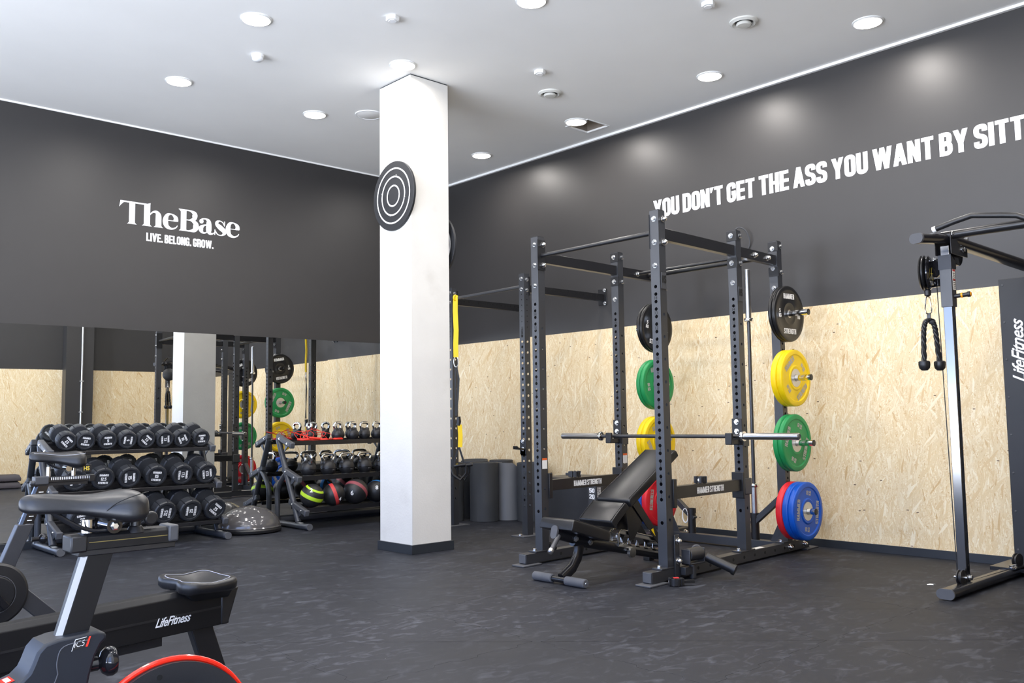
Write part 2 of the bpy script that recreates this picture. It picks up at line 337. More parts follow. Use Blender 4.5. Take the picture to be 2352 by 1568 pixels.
# condensed heavy block capitals drawn from strokes (cap height 1)
def _round(pts, r, closed=False):
    out = []; n = len(pts)
    for i, p in enumerate(pts):
        p = Vector(p[:2]); rr = pts[i][2] if len(pts[i]) > 2 else r
        if (not closed and i in (0, n - 1)) or rr == 0: out.append(tuple(p)); continue
        a = Vector(pts[i - 1][:2]); b = Vector(pts[(i + 1) % n][:2]); u = (a - p); v = (b - p); k = min(rr, u.length * .49, v.length * .49); u.normalize(); v.normalize()
        for j in range(6):
            t = j / 5; out.append(tuple((p + u * k) * (1 - t) ** 2 + p * 2 * t * (1 - t) + (p + v * k) * t * t))
    return out
def _stroke(pts, t, closed=False):
    n = len(pts); L = []; R = []
    for i in range(n):
        p = Vector(pts[i]); a = Vector(pts[i - 1]) if (closed or i) else None; b = Vector(pts[(i + 1) % n]) if (closed or i < n - 1) else None
        d1 = (p - a).normalized() if a is not None else None; d2 = (b - p).normalized() if b is not None else None
        d = ((d1 or d2) + (d2 or d1)); d = d.normalized() if d.length > 1e-6 else (d1 or d2); nn = Vector((-d.y, d.x)); c = max(.35, nn.dot(Vector((-(d1 or d2).y, (d1 or d2).x))))
        L.append(tuple(p + nn * (t / 2 / c))); R.append(tuple(p - nn * (t / 2 / c)))
    fs = [(i, (i + 1) % n, n + (i + 1) % n, n + i) for i in range(n if closed else n - 1)]
    return L + R, fs
def _para(x0, y0, x1, y1, t): return [(x0 - t / 2, y0), (x0 + t / 2, y0), (x1 + t / 2, y1), (x1 - t / 2, y1)], [(0, 1, 2, 3)]
def _glyph(ch, t=.20, W=.50):
    a = t / 2; b = W - a; T = 1 - a * .85; B = a * .85; r = .15; g = []
    st = lambda p, c=False, rr=r: g.append(_stroke(_round(p, rr, c), t, c)); re_ = lambda x0, x1, y0, y1: g.append(([(x0, y0), (x1, y0), (x1, y1), (x0, y1)], [(0, 1, 2, 3)]))
    hb = t * .86
    if ch in 'O0': st([(a, B), (b, B), (b, T), (a, T)], True)
    elif ch == 'U': st([(a, 1), (a, B), (b, B), (b, 1)])
    elif ch == 'D': st([(a, B, 0), (b, B), (b, T), (a, T, 0)], True)
    elif ch == 'G': st([(b, .68), (b, T), (a, T), (a, B), (b, B), (b, .46, 0), (.26, .46)])
    elif ch in 'S5': st([(b, .70), (b, T), (a, T), (a, .55), (b, .45), (b, B), (a, B), (a, .29)]) if ch == 'S' else st([(W - .02, T), (a, T, 0), (a, .57, 0), (b, .57), (b, B), (a, B), (a, .26)])
    elif ch == '2': st([(a, .70), (a, T), (b, T), (b, .55), (a, B + .12, .05), (a, B, 0), (W, B)])
    elif ch == '1': re_(.10, .10 + t, 0, 1); re_(0, .12, .80, .80 + hb * .8); W = .10 + t
    elif ch == '7': st([(0, T), (b, T, 0), (.2, 0)])
    elif ch == 'E': re_(0, t, 0, 1); [re_(0, W - .05, y, y + hb) for y in (0, .5 - hb / 2, 1 - hb)]; W -= .04
    elif ch == 'L': re_(0, t, 0, 1); re_(0, W - .07, 0, hb); W -= .06
    elif ch == 'I': re_(0, t, 0, 1); W = t
    elif ch == 'H': re_(0, t, 0, 1); re_(W - t, W, 0, 1); re_(0, W, .5 - hb / 2, .5 + hb / 2)
    elif ch == 'T': re_(W / 2 - a, W / 2 + a, 0, 1); re_(.01, W - .01, 1 - hb, 1)
    elif ch == 'B': re_(0, t, 0, 1); st([(a, T, 0), (b - .02, T), (b - .02, .52), (a, .52, 0)]); st([(a, .50, 0), (b, .50), (b, B), (a, B, 0)])
    elif ch == 'R': re_(0, t, 0, 1); st([(a, T, 0), (b, T), (b, .46), (a, .46, 0)]); st([(a + .05, .47), (b, .47), (b, 0)], False, .10)
    elif ch == 'A': W = .56; g.append(_para(a, 0, W / 2, 1, t)); g.append(_para(W - a, 0, W / 2, 1, t)); re_(.14, W - .14, .19, .19 + hb * .8)
    elif ch == 'V': W = .55; g.append(_para(W / 2, 0, a, 1, t)); g.append(_para(W / 2, 0, W - a, 1, t))
    elif ch == 'Y': W = .55; g.append(_para(W / 2, .40, a, 1, t)); g.append(_para(W / 2, .40, W - a, 1, t)); re_(W / 2 - a, W / 2 + a, 0, .42)
    elif ch == 'W': W = .82; [g.append(_para(x0, 0, x1, 1, t * .95)) for x0, x1 in ((.24, a), (.24, W / 2), (W - .24, W / 2), (W - .24, W - a))]
    elif ch == 'M': W = .70; re_(0, t, 0, 1); re_(W - t, W, 0, 1); g.append(_para(W / 2, .05, a, 1, t)); g.append(_para(W / 2, .05, W - a, 1, t))
    elif ch == 'N': W = .52; re_(0, t, 0, 1); re_(W - t, W, 0, 1); g.append(_para(W - a, 0, a, 1, t))
    elif ch == 'K': W = .52; re_(0, t, 0, 1); g.append(_para(a, .40, W - a, 1, t)); g.append(_para(W - a, 0, .22, .62, t))
    elif ch == '.': re_(0, t, 0, t); W = t
    elif ch == "'": g.append(([(.02, .70), (.10, .72), (t + .02, 1), (.0, 1)], [(0, 1, 2, 3)])); W = t
    else: W = .22; return g, W
    return g, W
def block2d(s):
    k = ('block', s)
    if k in _tc: return _tc[k]
    x = 0; vs = []; fs = []; prev = ''; pc = 0
    for ch in s:
        if ch == ' ': x += .17; prev = ''; continue
        g, W = _glyph(ch)
        if prev + ch in ('TT', 'NT', 'SI', 'HE'): x += .0
        for v, f in g:
            pc = (pc + 1) % 7; n = len(vs); vs += [(a + x, b, pc) for a, b in v]; fs += [tuple(i + n for i in q) for q in f]
        x += W + .03; prev = ch
    x -= .03; _tc[k] = ([(a / x - .5, b - .5, c) for a, b, c in vs], fs, x); return _tc[k]
def write(m, s, c, xd, yd, h, wd=None, bold=0.012, shear=0.0, space=1.0, block=None):
    if block is None: block = all(q in "ABDEGHIKLMNORSTUVWY 0125.'" for q in s) and bold > .025
    vs, fs, asp = block2d(s) if block else text2d(s, bold, shear, space); wd = asp * h if wd is None else wd; c = Vector(c); xd = Vector(xd); yd = Vector(yd)
    nz = xd.cross(yd).normalized() * .00012
    m.add([c + xd * (p[0] * wd) + yd * (p[1] * h) + (nz * p[2] if len(p) > 2 else nz * 0) for p in vs], fs); return m

# ================================================================== THE ROOM
H = 4.0; ZT = 1.987; XW = -10.6; YB = -9.15
# floor: slab + interlocking rubber tiles
fl = struct('floor', M().box(XW - .2, .15, -9.8, .15, -.12, -.009), MT['hole'])
def tile_outline(g):
    pts = []; n = 8; d = .014
    def edge(a, b, s):
        # a->b along the edge, teeth alternate to both sides; the same wave on opposite edges so neighbours interlock
        out = []; a = Vector(a); b = Vector(b); t = (b - a); nrm = Vector((s[0], s[1]))
        for i in range(n):
            o = d if i % 2 else -d
            for u in (i / n + .012, (i + 1) / n - .012): out.append(a + t * u + nrm * o)
        return out
    pts += edge((g, g), (1 - g, g), (0, 1)); pts += edge((1 - g, g), (1 - g, 1 - g), (1, 0))
    pts += edge((g, 1 - g), (1 - g, 1 - g), (0, 1))[::-1]; pts += edge((g, g), (g, 1 - g), (1, 0))[::-1]
    return pts
_t = M().prism([(p.x, p.y, -.009) for p in tile_outline(.0006)], (0, 0, .009))
t0 = None
for i in range(11):
    for j in range(10):
        x = -10.83 + i - .02; y = -9.62 + j - .02
        if x + .9 > -.02: continue
        if t0 is None: t0 = ob('floor_tile', _t, MT['floor'], fl); t0.location = (x, y, 0)
        else: inst(t0, (x, y, 0), fl)
struct('floor_border', M().box(-.83 - .02 + 0, 0, -9.62, 0, -.009, -.0005), MT['floor'], fl) if False else None
for j in range(10): inst(t0, (-.85, -9.64 + j, 0), fl)
# ceiling with the open hatch
hx0, hx1, hy0, hy1 = -.53, -.23, -3.03, -2.75
c = M()
for a in ((XW - .2, hx0, -9.8, .2), (hx1, .2, -9.8, .2), (hx0, hx1, -9.8, hy0), (hx0, hx1, hy1, .2)): c.box(a[0], a[1], a[2], a[3], H, H + .012)
ce = struct('ceiling', c, MT['ceil'])
c = M().box(hx0 - .02, hx1 + .02, hy0 - .02, hy1 + .02, H + .35, H + .37)
for a in ((hx0 - .02, hx0, hy0, hy1), (hx1, hx1 + .02, hy0, hy1), (hx0 - .02, hx1 + .02, hy0 - .02, hy0), (hx0 - .02, hx1 + .02, hy1, hy1 + .02)): c.box(a[0], a[1], a[2], a[3], H + .012, H + .35)
struct('hatch_shaft', c, mat('plasterboard_void', (.20, .17, .14), .9), ce)
c = M()
for a in ((hx0 - .012, hx0, hy0 - .012, hy1 + .012), (hx1, hx1 + .012, hy0 - .012, hy1 + .012), (hx0, hx1, hy0 - .012, hy0), (hx0, hx1, hy1, hy1 + .012)): c.box(a[0], a[1], a[2], a[3], H - .006, H + .001)
struct('hatch_frame', c, MT['white'], ce)
struct('ceiling_slab', M().box(XW - .2, .2, -9.8, .2, H + .5, H + .6), MT['hole'], ce)
# walls
wl = struct('wall_left', M().box(XW, .2, 0, .2, 0, H), MT['wall'])
wr = struct('wall_right', M().box(0, .2, -9.6, 0, 0, H), MT['wall'])
yy = -.02
b0 = None
for k, y0 in enumerate((-2.48, -4.98, -7.48, -9.15)):
    y1 = -.005 if k == 0 else (-2.481, -4.981, -7.481)[k - 1]
    ob('osb_board', M().box(-.012, 0, y0, y1, .058, ZT), MT['osb'], wr)
struct('baseboard_right', M().box(-.016, 0, YB, 0, 0, .064), MT['kick'], bevel=.002)
struct('trim_1', M().box(-.03, 0, -9.15, 0, H - .022, H), MT['ceil'])
struct('trim_2', M().box(XW, -.03, -.012, 0, H - .014, H), MT['ceil'])
# back wall (seen in the mirrors) with pillar, conduit, boards
wb = struct('wall_back', M().box(-5.6, 0, YB - .2, YB, 0, H), MT['wall'])
struct('pillar', M().box(-2.72, -2.26, YB, YB + .32, 0, H), MT['wall'], wb)
ob('osb_board', M().box(-2.26, -.012, YB, YB + .012, .058, ZT + .1), MT['osb_side'], wb)
ob('osb_board', M().box(-4.60, -2.72, YB, YB + .012, .058, ZT + .1), MT['osb_side'], wb)
ob('osb_board', M().box(-5.6, -4.601, YB, YB + .012, .058, ZT + .1), MT['osb_side'], wb)
c = M().tube([(-2.46, YB + .345, 0), (-2.46, YB + .345, 1.2), (-2.455, YB + .345, 2.2), (-2.46, YB + .345, H)], .016, 10)
cdt = struct('conduit', c, MT['conduit'], wb)
ob('clip', M().box(-2.49, -2.43, YB + .32, YB + .363, 1.30, 1.32).box(-2.49, -2.43, YB + .32, YB + .363, 1.86, 1.88).box(-2.49, -2.43, YB + .32, YB + .363, .7, .72), MT['conduit'], cdt)
# shop-front: left glazed wall and glazing behind the photographer (outside the view, daylight enters here)
def glazed(name, axis, pos, a0, a1, z0, z1, wa0, wa1):
    m = M(); put = (lambda p0, p1, q0, q1: m.box(pos - .1, pos + .1, p0, p1, q0, q1)) if axis == 'x' else (lambda p0, p1, q0, q1: m.box(p0, p1, pos - .1, pos + .1, q0, q1))
    put(wa0, a0, 0, H); put(a1, wa1, 0, H); put(a0, a1, 0, z0); put(a0, a1, z1, H)
    wl_ = struct('wall_' + name, m, MT['ceil'])
    f = M(); pf = (lambda p0, p1, q0, q1: f.box(pos - .03, pos + .03, p0, p1, q0, q1)) if axis == 'x' else (lambda p0, p1, q0, q1: f.box(p0, p1, pos - .03, pos + .03, q0, q1))
    n = max(1, round((a1 - a0) / 1.6))
    for i in range(n + 1):
        t = a0 + (a1 - a0) * i / n; pf(t - .03, t + .03, z0, z1)
    pf(a0, a1, z0, z0 + .06); pf(a0, a1, z1 - .06, z1)
    return f
g1 = glazed('shopfront', 'x', XW, -9.0, -1.3, .15, 3.35, -9.8, .1)
struct('window_1', g1, MT['blk'])
g2 = glazed('street', 'y', -9.72, -9.8, -7.1, .15, 3.35, -10.7, -5.6)
struct('window_2', g2, MT['blk'])
struct('wall_jamb', M().box(-5.8, -5.6, -9.75, YB, 0, H), MT['ceil'])
# column
cx0, cx1, cy0, cy1 = -2.555, -2.15, -2.865, -2.41
co = struct('column', M().box(cx0, cx1, cy0, cy1, 0, H - .009), MT['plaster'], bevel=.004)
ob('shadow_gap', M().box(cx0 + .006, cx1 - .006, cy0 + .006, cy1 - .006, H - .009, H), MT['kick'], co)
c = M(); e = .016
for a in ((cx0 - e, cx1 + e, cy0 - e, cy0), (cx0 - e, cx1 + e, cy1, cy1 + e), (cx0 - e, cx0, cy0, cy1), (cx1, cx1 + e, cy0, cy1)): c.box(a[0], a[1], a[2], a[3], 0, .075)
ob('skirting', c, MT['kick'], co, bevel=.002)
# mirrors on the left wall; out-of-frame panels are added to reflect daylight onto posts
mr0 = [(-9.44, -8.336, .0), (-8.332, -7.222, .0), (-7.218, -6.104, .01), (-6.10, -4.996, .050), (-4.994, -3.880, .050), (-3.876, -2.768, .050), (-2.764, -1.643, .027), (-1.639, -.53, .018), (-.526, -.03, .012)]
for i, (a, b_, s) in enumerate(mr0):
    mid = (a + b_) / 2; m = M(); q = []
    for z in (.064, ZT - .002):
        for x in (a, b_):
            q.append((x, -.034 - s * (x - mid), z))
    fr = [q[0], q[1], q[3], q[2]]; m.prism(fr, (0, .004, 0))
    nm = ['mirror panel at the far left end of the left wall, out of frame', 'mirror panel second from the far left end, out of frame', 'mirror panel just beyond the left edge of the photo', 'leftmost visible mirror panel, behind the two exercise bikes', 'mirror panel left of the dumbbell rack with the step reflected', 'mirror panel behind the dumbbell rack reflecting the column',
          'mirror panel behind the grey half dome and kettlebell rack end', 'mirror panel behind the kettlebells and medicine balls', 'narrow mirror panel in the corner behind the column'][i]
    o = ob('mirror_panel', m, MT['mirror'], smooth=0, org=Vector((mid, -.034, .064))); tag(o, nm, 'mirror', 'wall mirror panels')
struct('baseboard_left', M().box(XW + .1, -.02, -.058, 0, 0, .060), MT['kick'], bevel=.002)

# wall lettering -----------------------------------------------------
def ribbon(m, pts, ws, n=None):
    """flat stroke of varying width in 2-D"""
    L = []; R = []
    for i, p in enumerate(pts):
        a = pts[max(i - 1, 0)]; b = pts[min(i + 1, len(pts) - 1)]; dx = b[0] - a[0]; dy = b[1] - a[1]; l = math.hypot(dx, dy) or 1
        nx, ny = -dy / l, dx / l; w_ = ws[i] / 2; L.append((p[0] + nx * w_, p[1] + ny * w_)); R.append((p[0] - nx * w_, p[1] - ny * w_))
    k = len(pts); m.append((L + R, [(i, i + 1, k + i + 1, k + i) for i in range(k - 1)]))
def cr(pts, n=8):
    out = []; P_ = [pts[0]] + list(pts) + [pts[-1]]
    for i in range(1, len(P_) - 2):
        for j in range(n):
            t = j / n; t2 = t * t; t3 = t2 * t
            out.append(tuple(.5 * (2 * P_[i][k] + (P_[i + 1][k] - P_[i - 1][k]) * t + (2 * P_[i - 1][k] - 5 * P_[i][k] + 4 * P_[i + 1][k] - P_[i + 2][k]) * t2 + (3 * P_[i][k] - P_[i - 1][k] - 3 * P_[i + 1][k] + P_[i + 2][k]) * t3) for k in range(len(pts[0]))))
    out.append(tuple(pts[-1])); return out
G = []
def poly(*p): G.append((list(p), [tuple(range(len(p)))]))
def rect(a, b, c_, d): poly((a, c_), (b, c_), (b, d), (a, d))
def stroke(*p):
    q = cr(p); ribbon(G, [(a, b) for a, b, _ in q], [max(w_, .01) for _, _, w_ in q])
def foot(a, b, e=.09, y=0, hgt=.05):
    poly((a - e, y), (b + e, y), (b + e * .5, y + hgt * .5), (b, y + hgt * 1.6), (a, y + hgt * 1.6), (a - e * .5, y + hgt * .5))
# T h e B a s e, cap height 1
rect(.44, .70, 0, 1); foot(.44, .70)
rect(.10, 1.20, .935, 1.0); poly((.0, .70), (.05, 1.0), (.42, 1.0), (.42, .945), (.2, .93), (.09, .82))
rect(1.10, 1.38, 0, .98); poly((1.0, .935), (1.38, .965), (1.39, 1.05), (1.25, 1.0), (1.0, 1.0)); foot(1.10, 1.38)
stroke((1.36, .52, .05), (1.5, .66, .07), (1.66, .68, .14), (1.755, .55, .25), (1.765, .3, .265), (1.765, 0.0, .265)); foot(1.63, 1.90)
def eglyph(x):
    stroke((x + .10, .385, .0), (x + .59, .39, .05))
    rect(x + .18, x + .69, .372, .405)
    stroke((x + .60, .39, .23), (x + .585, .55, .19), (x + .40, .685, .055), (x + .2, .62, .15), (x + .115, .36, .25), (x + .18, .12, .2), (x + .40, .02, .09), (x + .60, .09, .055), (x + .68, .20, .03))
eglyph(1.97)
rect(2.80, 3.07, 0, 1); poly((2.70, 1.0), (2.80, 1.0), (2.80, .88)); foot(2.80, 3.07, .09); poly((2.70, 1.0), (3.1, 1.0), (3.1, .945), (2.70, .965))
stroke((3.0, .97, .06), (3.25, .965, .07), (3.45, .87, .2), (3.475, .75, .25), (3.42, .6, .18), (3.2, .53, .05), (3.0, .53, .045))
stroke((3.1, .53, .045), (3.3, .52, .07), (3.5, .42, .22), (3.535, .27, .275), (3.46, .1, .2), (3.22, .03, .07), (3.0, .03, .06))
# a
G.append(([(3.80 + .105 * cos(t * pi / 8), .56 + .105 * sin(t * pi / 8)) for t in range(16)], [tuple(range(16))]))
stroke((3.76, .58, .05), (3.84, .67, .06), (4.02, .69, .07), (4.15, .6, .2), (4.17, .4, .26), (4.17, .16, .26), (4.24, .04, .14), (4.38, .05, .06), (4.45, .12, .03))
stroke((4.10, .42, .05), (3.93, .38, .08), (3.80, .27, .2), (3.785, .15, .22), (3.87, .04, .1), (4.0, .04, .06), (4.12, .13, .05))
# s
stroke((4.93, .50, .03), (4.88, .62, .05), (4.72, .69, .05), (4.58, .62, .14), (4.58, .5, .18), (4.74, .38, .24), (4.92, .24, .22), (4.94, .12, .16), (4.80, .02, .05), (4.62, .04, .05), (4.50, .18, .05), (4.48, .24, .03))
poly((4.93, .70), (4.98, .70), (4.98, .46), (4.94, .46)); poly((4.45, 0.0), (4.49, 0.0), (4.5, .26), (4.45, .26))
eglyph(5.02)
m = M(); x0, sx, z0, sz = -3.927, 1.233 / 5.70, 3.022, .222
for k, (vs, fs) in enumerate(G): m.add([(x0 + a * sx, -.0012 - .00002 * k, z0 + b * sz) for a, b in vs], fs)
write(m, 'LIVE. BELONG. GROW.', (-3.317, -.0015, 2.915), (1, 0, 0), (0, 0, 1), .083, .69, bold=.035, space=.93)
ob('lettering', m, MT['printw'], wl, smooth=0)
m = M(); s_ = "YOU DON'T GET THE ASS YOU WANT BY SITT"
write(m, s_, (-.0012, (-3.395 - 6.745) / 2, 3.108), (0, -1, 0), (0, 0, 1), .176, 3.35, bold=.035, space=.93)
ob('lettering', m, MT['printw'], wr, smooth=0)

# ================================================================== CEILING FITTINGS
def lamp_thing(x, y, lab, grp='ceiling downlights'):
    t = thing('ceiling_light', lab, 'ceiling light', (x, y, H), group=grp)
    ob('bezel', M().lathe([(.112, 0), (.112, -.006), (.100, -.012), (.100, 0)], (x, y, H), n=28, cap0=False, cap1=False), MT['white'], t)
    ob('diffuser', M().lathe([(.100, -.009), (.08, -.012), (.0001, -.013)], (x, y, H), n=28, cap0=True), MT['lamp'], t)
    d = bpy.data.lights.new('lamp_beam', 'AREA'); d.shape = 'DISK'; d.size = .19; d.energy = LAMP_W; d.color = (1.0, .95, .90); d.spread = radians(170)
    o = bpy.data.objects.new('lamp_beam', d); COL.objects.link(o); o.parent = t; o.location = (0, 0, -.022); return t
spots = [(-4.017, -2.98, 'round downlight at the upper left, nearer of the two left ones'), (-3.95, -1.44, 'round downlight above the white slogan sign on the left wall'),
         (-2.635, -1.445, 'round downlight between the left wall and the column'), (-2.71, -2.975, 'round downlight right in front of the column top'),
         (-2.705, -4.50, 'round downlight cut off by the top edge of the photo'), (-.54, -1.445, 'smallest round downlight, right of the column near the corner'),
         (-.57, -2.91, 'round downlight beside the open ceiling hatch'), (-.567, -4.49, 'round downlight between the open hatch and the far right lamp'),
         (-.563, -5.90, 'round downlight at the upper right by the slogan wall')]
for x, y, l in spots: lamp_thing(x, y, l)
for x, y in ((-4.0, -4.5), (-4.0, -6.0), (-2.7, -6.0), (-.56, -7.4), (-2.7, -7.5), (-4.0, -7.5), (-6.1, -1.45), (-6.1, -3.0), (-6.1, -4.5), (-6.1, -6.0), (-6.1, -7.5)):  # unseen lamps carrying on the grid, added to even out the light
    lamp_thing(x, y, 'round downlight further along the ceiling grid, above the camera', 'ceiling downlights out of view')
def sensor(x, y, lab):
    t = thing('ceiling_sensor', lab, 'sensor', (x, y, H), rz=0, group='hexagonal ceiling sensors')
    hx = [(x + .05 * cos(k * pi / 3 + .3), y + .05 * sin(k * pi / 3 + .3)) for k in range(6)]
    ob('body', M().prism([(a, b, H - .032) for a, b in hx], (0, 0, .032)), MT['white'], t, bevel=.004)
    ob('lens', M().prism([(x + (a - x) * .6, y + (b - y) * .6, H - .036) for a, b in hx], (0, 0, .005)), MT['printw'], t)
sensor(-3.291, -3.656, 'white hexagonal sensor left of the column lamp'); sensor(-1.762, -3.62, 'white hexagonal sensor beside the smaller round valve'); sensor(-1.737, -5.30, 'white hexagonal sensor at the top edge by the larger valve')
t = thing('smoke_detector', 'small round white smoke detector between the two left lamps', 'smoke detector', (-3.703, -2.386, H))
ob('base', M().lathe([(.05, 0), (.05, -.018), (.046, -.022)], (-3.703, -2.386, H), n=24), MT['white'], t)
ob('sensing_head', M().lathe([(.043, -.022), (.043, -.040), (.030, -.050), (.0005, -.052)], (-3.703, -2.386, H), n=24), MT['printw'], t)
def valve(x, y, r, lab):
    t = thing('air_valve', lab, 'air vent', (x, y, H), group='round ceiling valves')
    ob('outer_ring', M().lathe([(r, 0), (r, -.010), (r * .8, -.022), (r * .66, -.012), (r * .64, 0)], (x, y, H), n=32, cap0=False, cap1=False), MT['valve'], t)
    ob('throat', M().lathe([(r * .66, -.001), (.001, -.002)], (x, y, H), n=32), MT['dark'], t)
    ob('disc', M().lathe([(r * .50, -.012), (r * .55, -.024), (r * .45, -.034), (.001, -.036)], (x, y, H), n=32), MT['valve'], t)
valve(-1.277, -5.292, .105, 'larger round cream air valve, upper right'); valve(-1.328, -3.305, .105, 'smaller-looking round cream air valve right of the column')
t = thing('blank_cover', 'flat white round cover plate left of the column', 'ceiling cover', (-2.24, -1.77, H))
ob('plate', M().lathe([(.125, 0), (.125, -.004), (.118, -.007), (.0005, -.007)], (-2.24, -1.77, H), n=32), MT['ceil'], t)
ob('rim', M().lathe([(.130, 0), (.130, -.008), (.122, -.009), (.120, 0)], (-2.24, -1.77, H), n=32, cap0=False, cap1=False), MT['printw'], t)

# ================================================================== TARGETS ON THE COLUMN
def target(x, y, z, s, lab):
    """s=-1 faces -x, s=+1 faces +x"""
    t = thing('wall_ball_target', lab, 'target', (x, y, z), group='round targets on the column')
    R_ = .297
    ob('board', M().lathe([(R_, 0), (R_, .022)], (x, y, z), (s, 0, 0), n=64), MT['machine'], t, bevel=.002)
    for side in ((0.0225, 1), (-.0005, -1)):
        for r in (.235, .165, .088):
            ob('ring', M().lathe([(r - .0065, 0), (r + .0065, 0), (r + .0065, .0006), (r - .0065, .0006)], (x + s * side[0], y, z), (s * side[1], 0, 0), n=64, cap0=False, cap1=False), MT['printw'], t)
    for k in range(4):
        a = k * pi / 2 + .25; ob('screw', M().lathe([(.007, 0), (.006, .004), (.001, .005)], (x + s * .022, y + .175 * cos(a), z + .175 * sin(a)), (s, 0, 0), n=10), MT['zinc'], t)
target(cx0 - .001, -2.646, 2.985, -1, 'black round target with three white rings on the bright column face'); target(cx1 + .035, -2.60, 2.60, 1, 'second ringed target, mostly hidden behind the column')
ob('spacer', M().box(cx1, cx1 + .036, -2.66, -2.54, 2.54, 2.66), MT['kick'], co)

# ================================================================== POWER RACK
def S(x, y): return y + .055 * (x + 2.155)      # rack parts sheared in y along x to fit image coordinates of the posts
def sh(m):
    m.v = [(a, S(a, b), c) for a, b, c in m.v]; return m
def hexbolt():
    m = M(); m.lathe([(.020, 0), (.020, .003)], n=18); m.lathe([(.0155, .003), (.0155, .013), (.013, .016)], n=6); return m
_hb = finish('bolt', hexbolt(), MT['zinc'])
def domenut():
    return M().lathe([(.024, 0), (.024, .003), (.018, .004), (.018, .016), (.016, .022), (.011, .030), (.005, .034), (.0005, .035)], n=12)
_dn = finish('dome_nut', domenut(), MT['chrome'])
def bolt(parent, p, d, me=None, nm='bolt'):
    o = bpy.data.objects.new(nm, me or _hb); COL.objects.link(o); o.parent = parent; o.location = Vector(p) - ORG[parent.name]
    o.rotation_mode = 'QUATERNION'; o.rotation_quaternion = Vector(d).to_track_quat('Z', 'Y'); return o
rack = thing('power_rack', 'large black six-post power rack standing against the board wall', 'power rack', (-1.3, -4.5, 0))
PW = .075; XS = (-2.155, -1.155, -.52); YR = -5.13; YL = -3.96; PT = 2.48
hz = [.534 + .0508 * k for k in range(29)] + [.382]
hy = [.40 + .152 * k for k in range(10)]
posts = {}
for si, (y0, sn) in enumerate(((YR, 'R'), (YL, 'L'))):
    for xi, x0 in enumerate(XS):
        z0 = .095; m = M(); x1 = x0 + PW; y1 = y0 + PW
        hx = hz if xi < 2 else []; hs = hy if xi < 2 else hz
        m.perf((x0, y1, 0), (0, -1, 0), PW, z0, PT, hx, .0125); m.perf((x1, y0, 0), (0, 1, 0), PW, z0, PT, hx, .0125)
        m.perf((x0, y0, 0), (1, 0, 0), PW, z0, PT, hs, .0105); m.perf((x1, y1, 0), (-1, 0, 0), PW, z0, PT, hs, .0105)
        m.add([(x0, y0, PT), (x1, y0, PT), (x1, y1, PT), (x0, y1, PT)], [(0, 1, 2, 3)])
        m.add([(x0, y0, z0), (x1, y0, z0), (x1, y1, z0), (x0, y1, z0)], [(3, 2, 1, 0)])
        p = ob('upright', sh(m), MT['post'], rack, smooth=0); posts[sn, xi] = p
        ob('top_cap', sh(M().box(x0 + .003, x1 - .003, y0 + .003, y1 - .003, PT, PT + .004)), MT['dark'], p)
        if xi < 2:
            q = M()
            for n in range(1, 15):
                zc = .534 + .0508 * (2 * n - 1) - .0254
                write(q, str(n), (x0 - .0008, S(x0, (y0 + y1) / 2), zc), (0, -1, 0), (0, 0, 1), .022, bold=.02)
            ob('numbering', q, MT['blackprint'], p, smooth=0)
        # foot plate on the base beam + nut
        ob('foot_flange', sh(M().box(x0 - .075, x1 + .05, y0 - .004, y1 + .004, .086, .095)), MT['post'], p, bevel=.0015)
        bolt(p, (x0 - .045, S(x0, y0 + .037), .095), (0, 0, 1))
        # bolts near the top
        zs = (2.42, 2.26, 2.10) if xi != 1 else (2.44, 2.23, 2.08)
        for zb in zs: bolt(p, (x0 - (.006 if xi and zb > 2.2 else 0), S(x0, y0 + .037), zb), (-1, 0, 0))
        if xi == 0:
            for zb in (2.42, 2.26): bolt(p, (x0 + .05, S(x0, y0), zb), (0, -1, 0), _dn, 'dome_nut')
        else:
            for zb in (0,):
                ob('bracket', sh(M().box(x0 - .006, x0, y0 - .012, y1 + .002, 2.40, 2.475)), MT['satin'], p); ob('bracket', sh(M().box(x0 - .006, x0, y0 - .012, y1 + .002, 2.195, 2.27)), MT['satin'], p)
            for zb in (2.44, 2.23): bolt(p, (x0 + .055, S(x0, y0), zb), (0, -1, 0))
# base rails, foot pads, rear crossbeam
for y0 in (YR, YL):
    r = ob('base_rail', sh(M().box(-2.335, -.17, y0 - .001, y0 + .076, .014, .085)), MT['post'], rack, bevel=.002)
    ob('end_plug', sh(M().box(-2.341, -2.335, y0 + .003, y0 + .072, .018, .081)), MT['cap'], r, bevel=.002)
    ob('floor_plate', sh(M().box(-2.40, -2.20, y0 - .035, y0 + .09, .001, .012)), MT['cap'], r, bevel=.003)
    ob('floor_plate', sh(M().box(-.26, -.06, y0 - .03, y0 + .10, .001, .012)), MT['cap'], r, bevel=.003)
    q = M()
    for k in range(11):
        q.lathe([(.0115, 0), (.0115, .0008)], (-1.95 + k * .152, S(-1.95 + k * .152, y0) - .0015, .05), (0, -1, 0), n=12)
    ob('rail_hole', q, MT['hole'], r)
    for xb in (-.50, -.26): bolt(r, (xb, S(xb, y0) - .001, .05), (0, -1, 0), _dn, 'dome_nut')
    ob('warning_sticker', sh(M().box(-1.03, -.86, y0 + .015, y0 + .06, .085, .0856)), MT['label'], r)
rc = ob('rear_crossbeam', sh(M().box(-.52, -.445, YR + .075, YL, .014, .080)), MT['post'], rack, bevel=.002)
# top beams
for y0, yo in ((YR, -1), (YL, -1)):
    q = M().box(-2.08, -.52, y0 + .012, y0 + .062, 2.285, 2.365)
    tb = ob('top_beam', sh(q), MT['blk'], rack, bevel=.002)
    for xb in (-.86, -.66): bolt(tb, (xb, S(xb, y0 + .012), 2.325), (0, -1, 0), _dn, 'dome_nut')
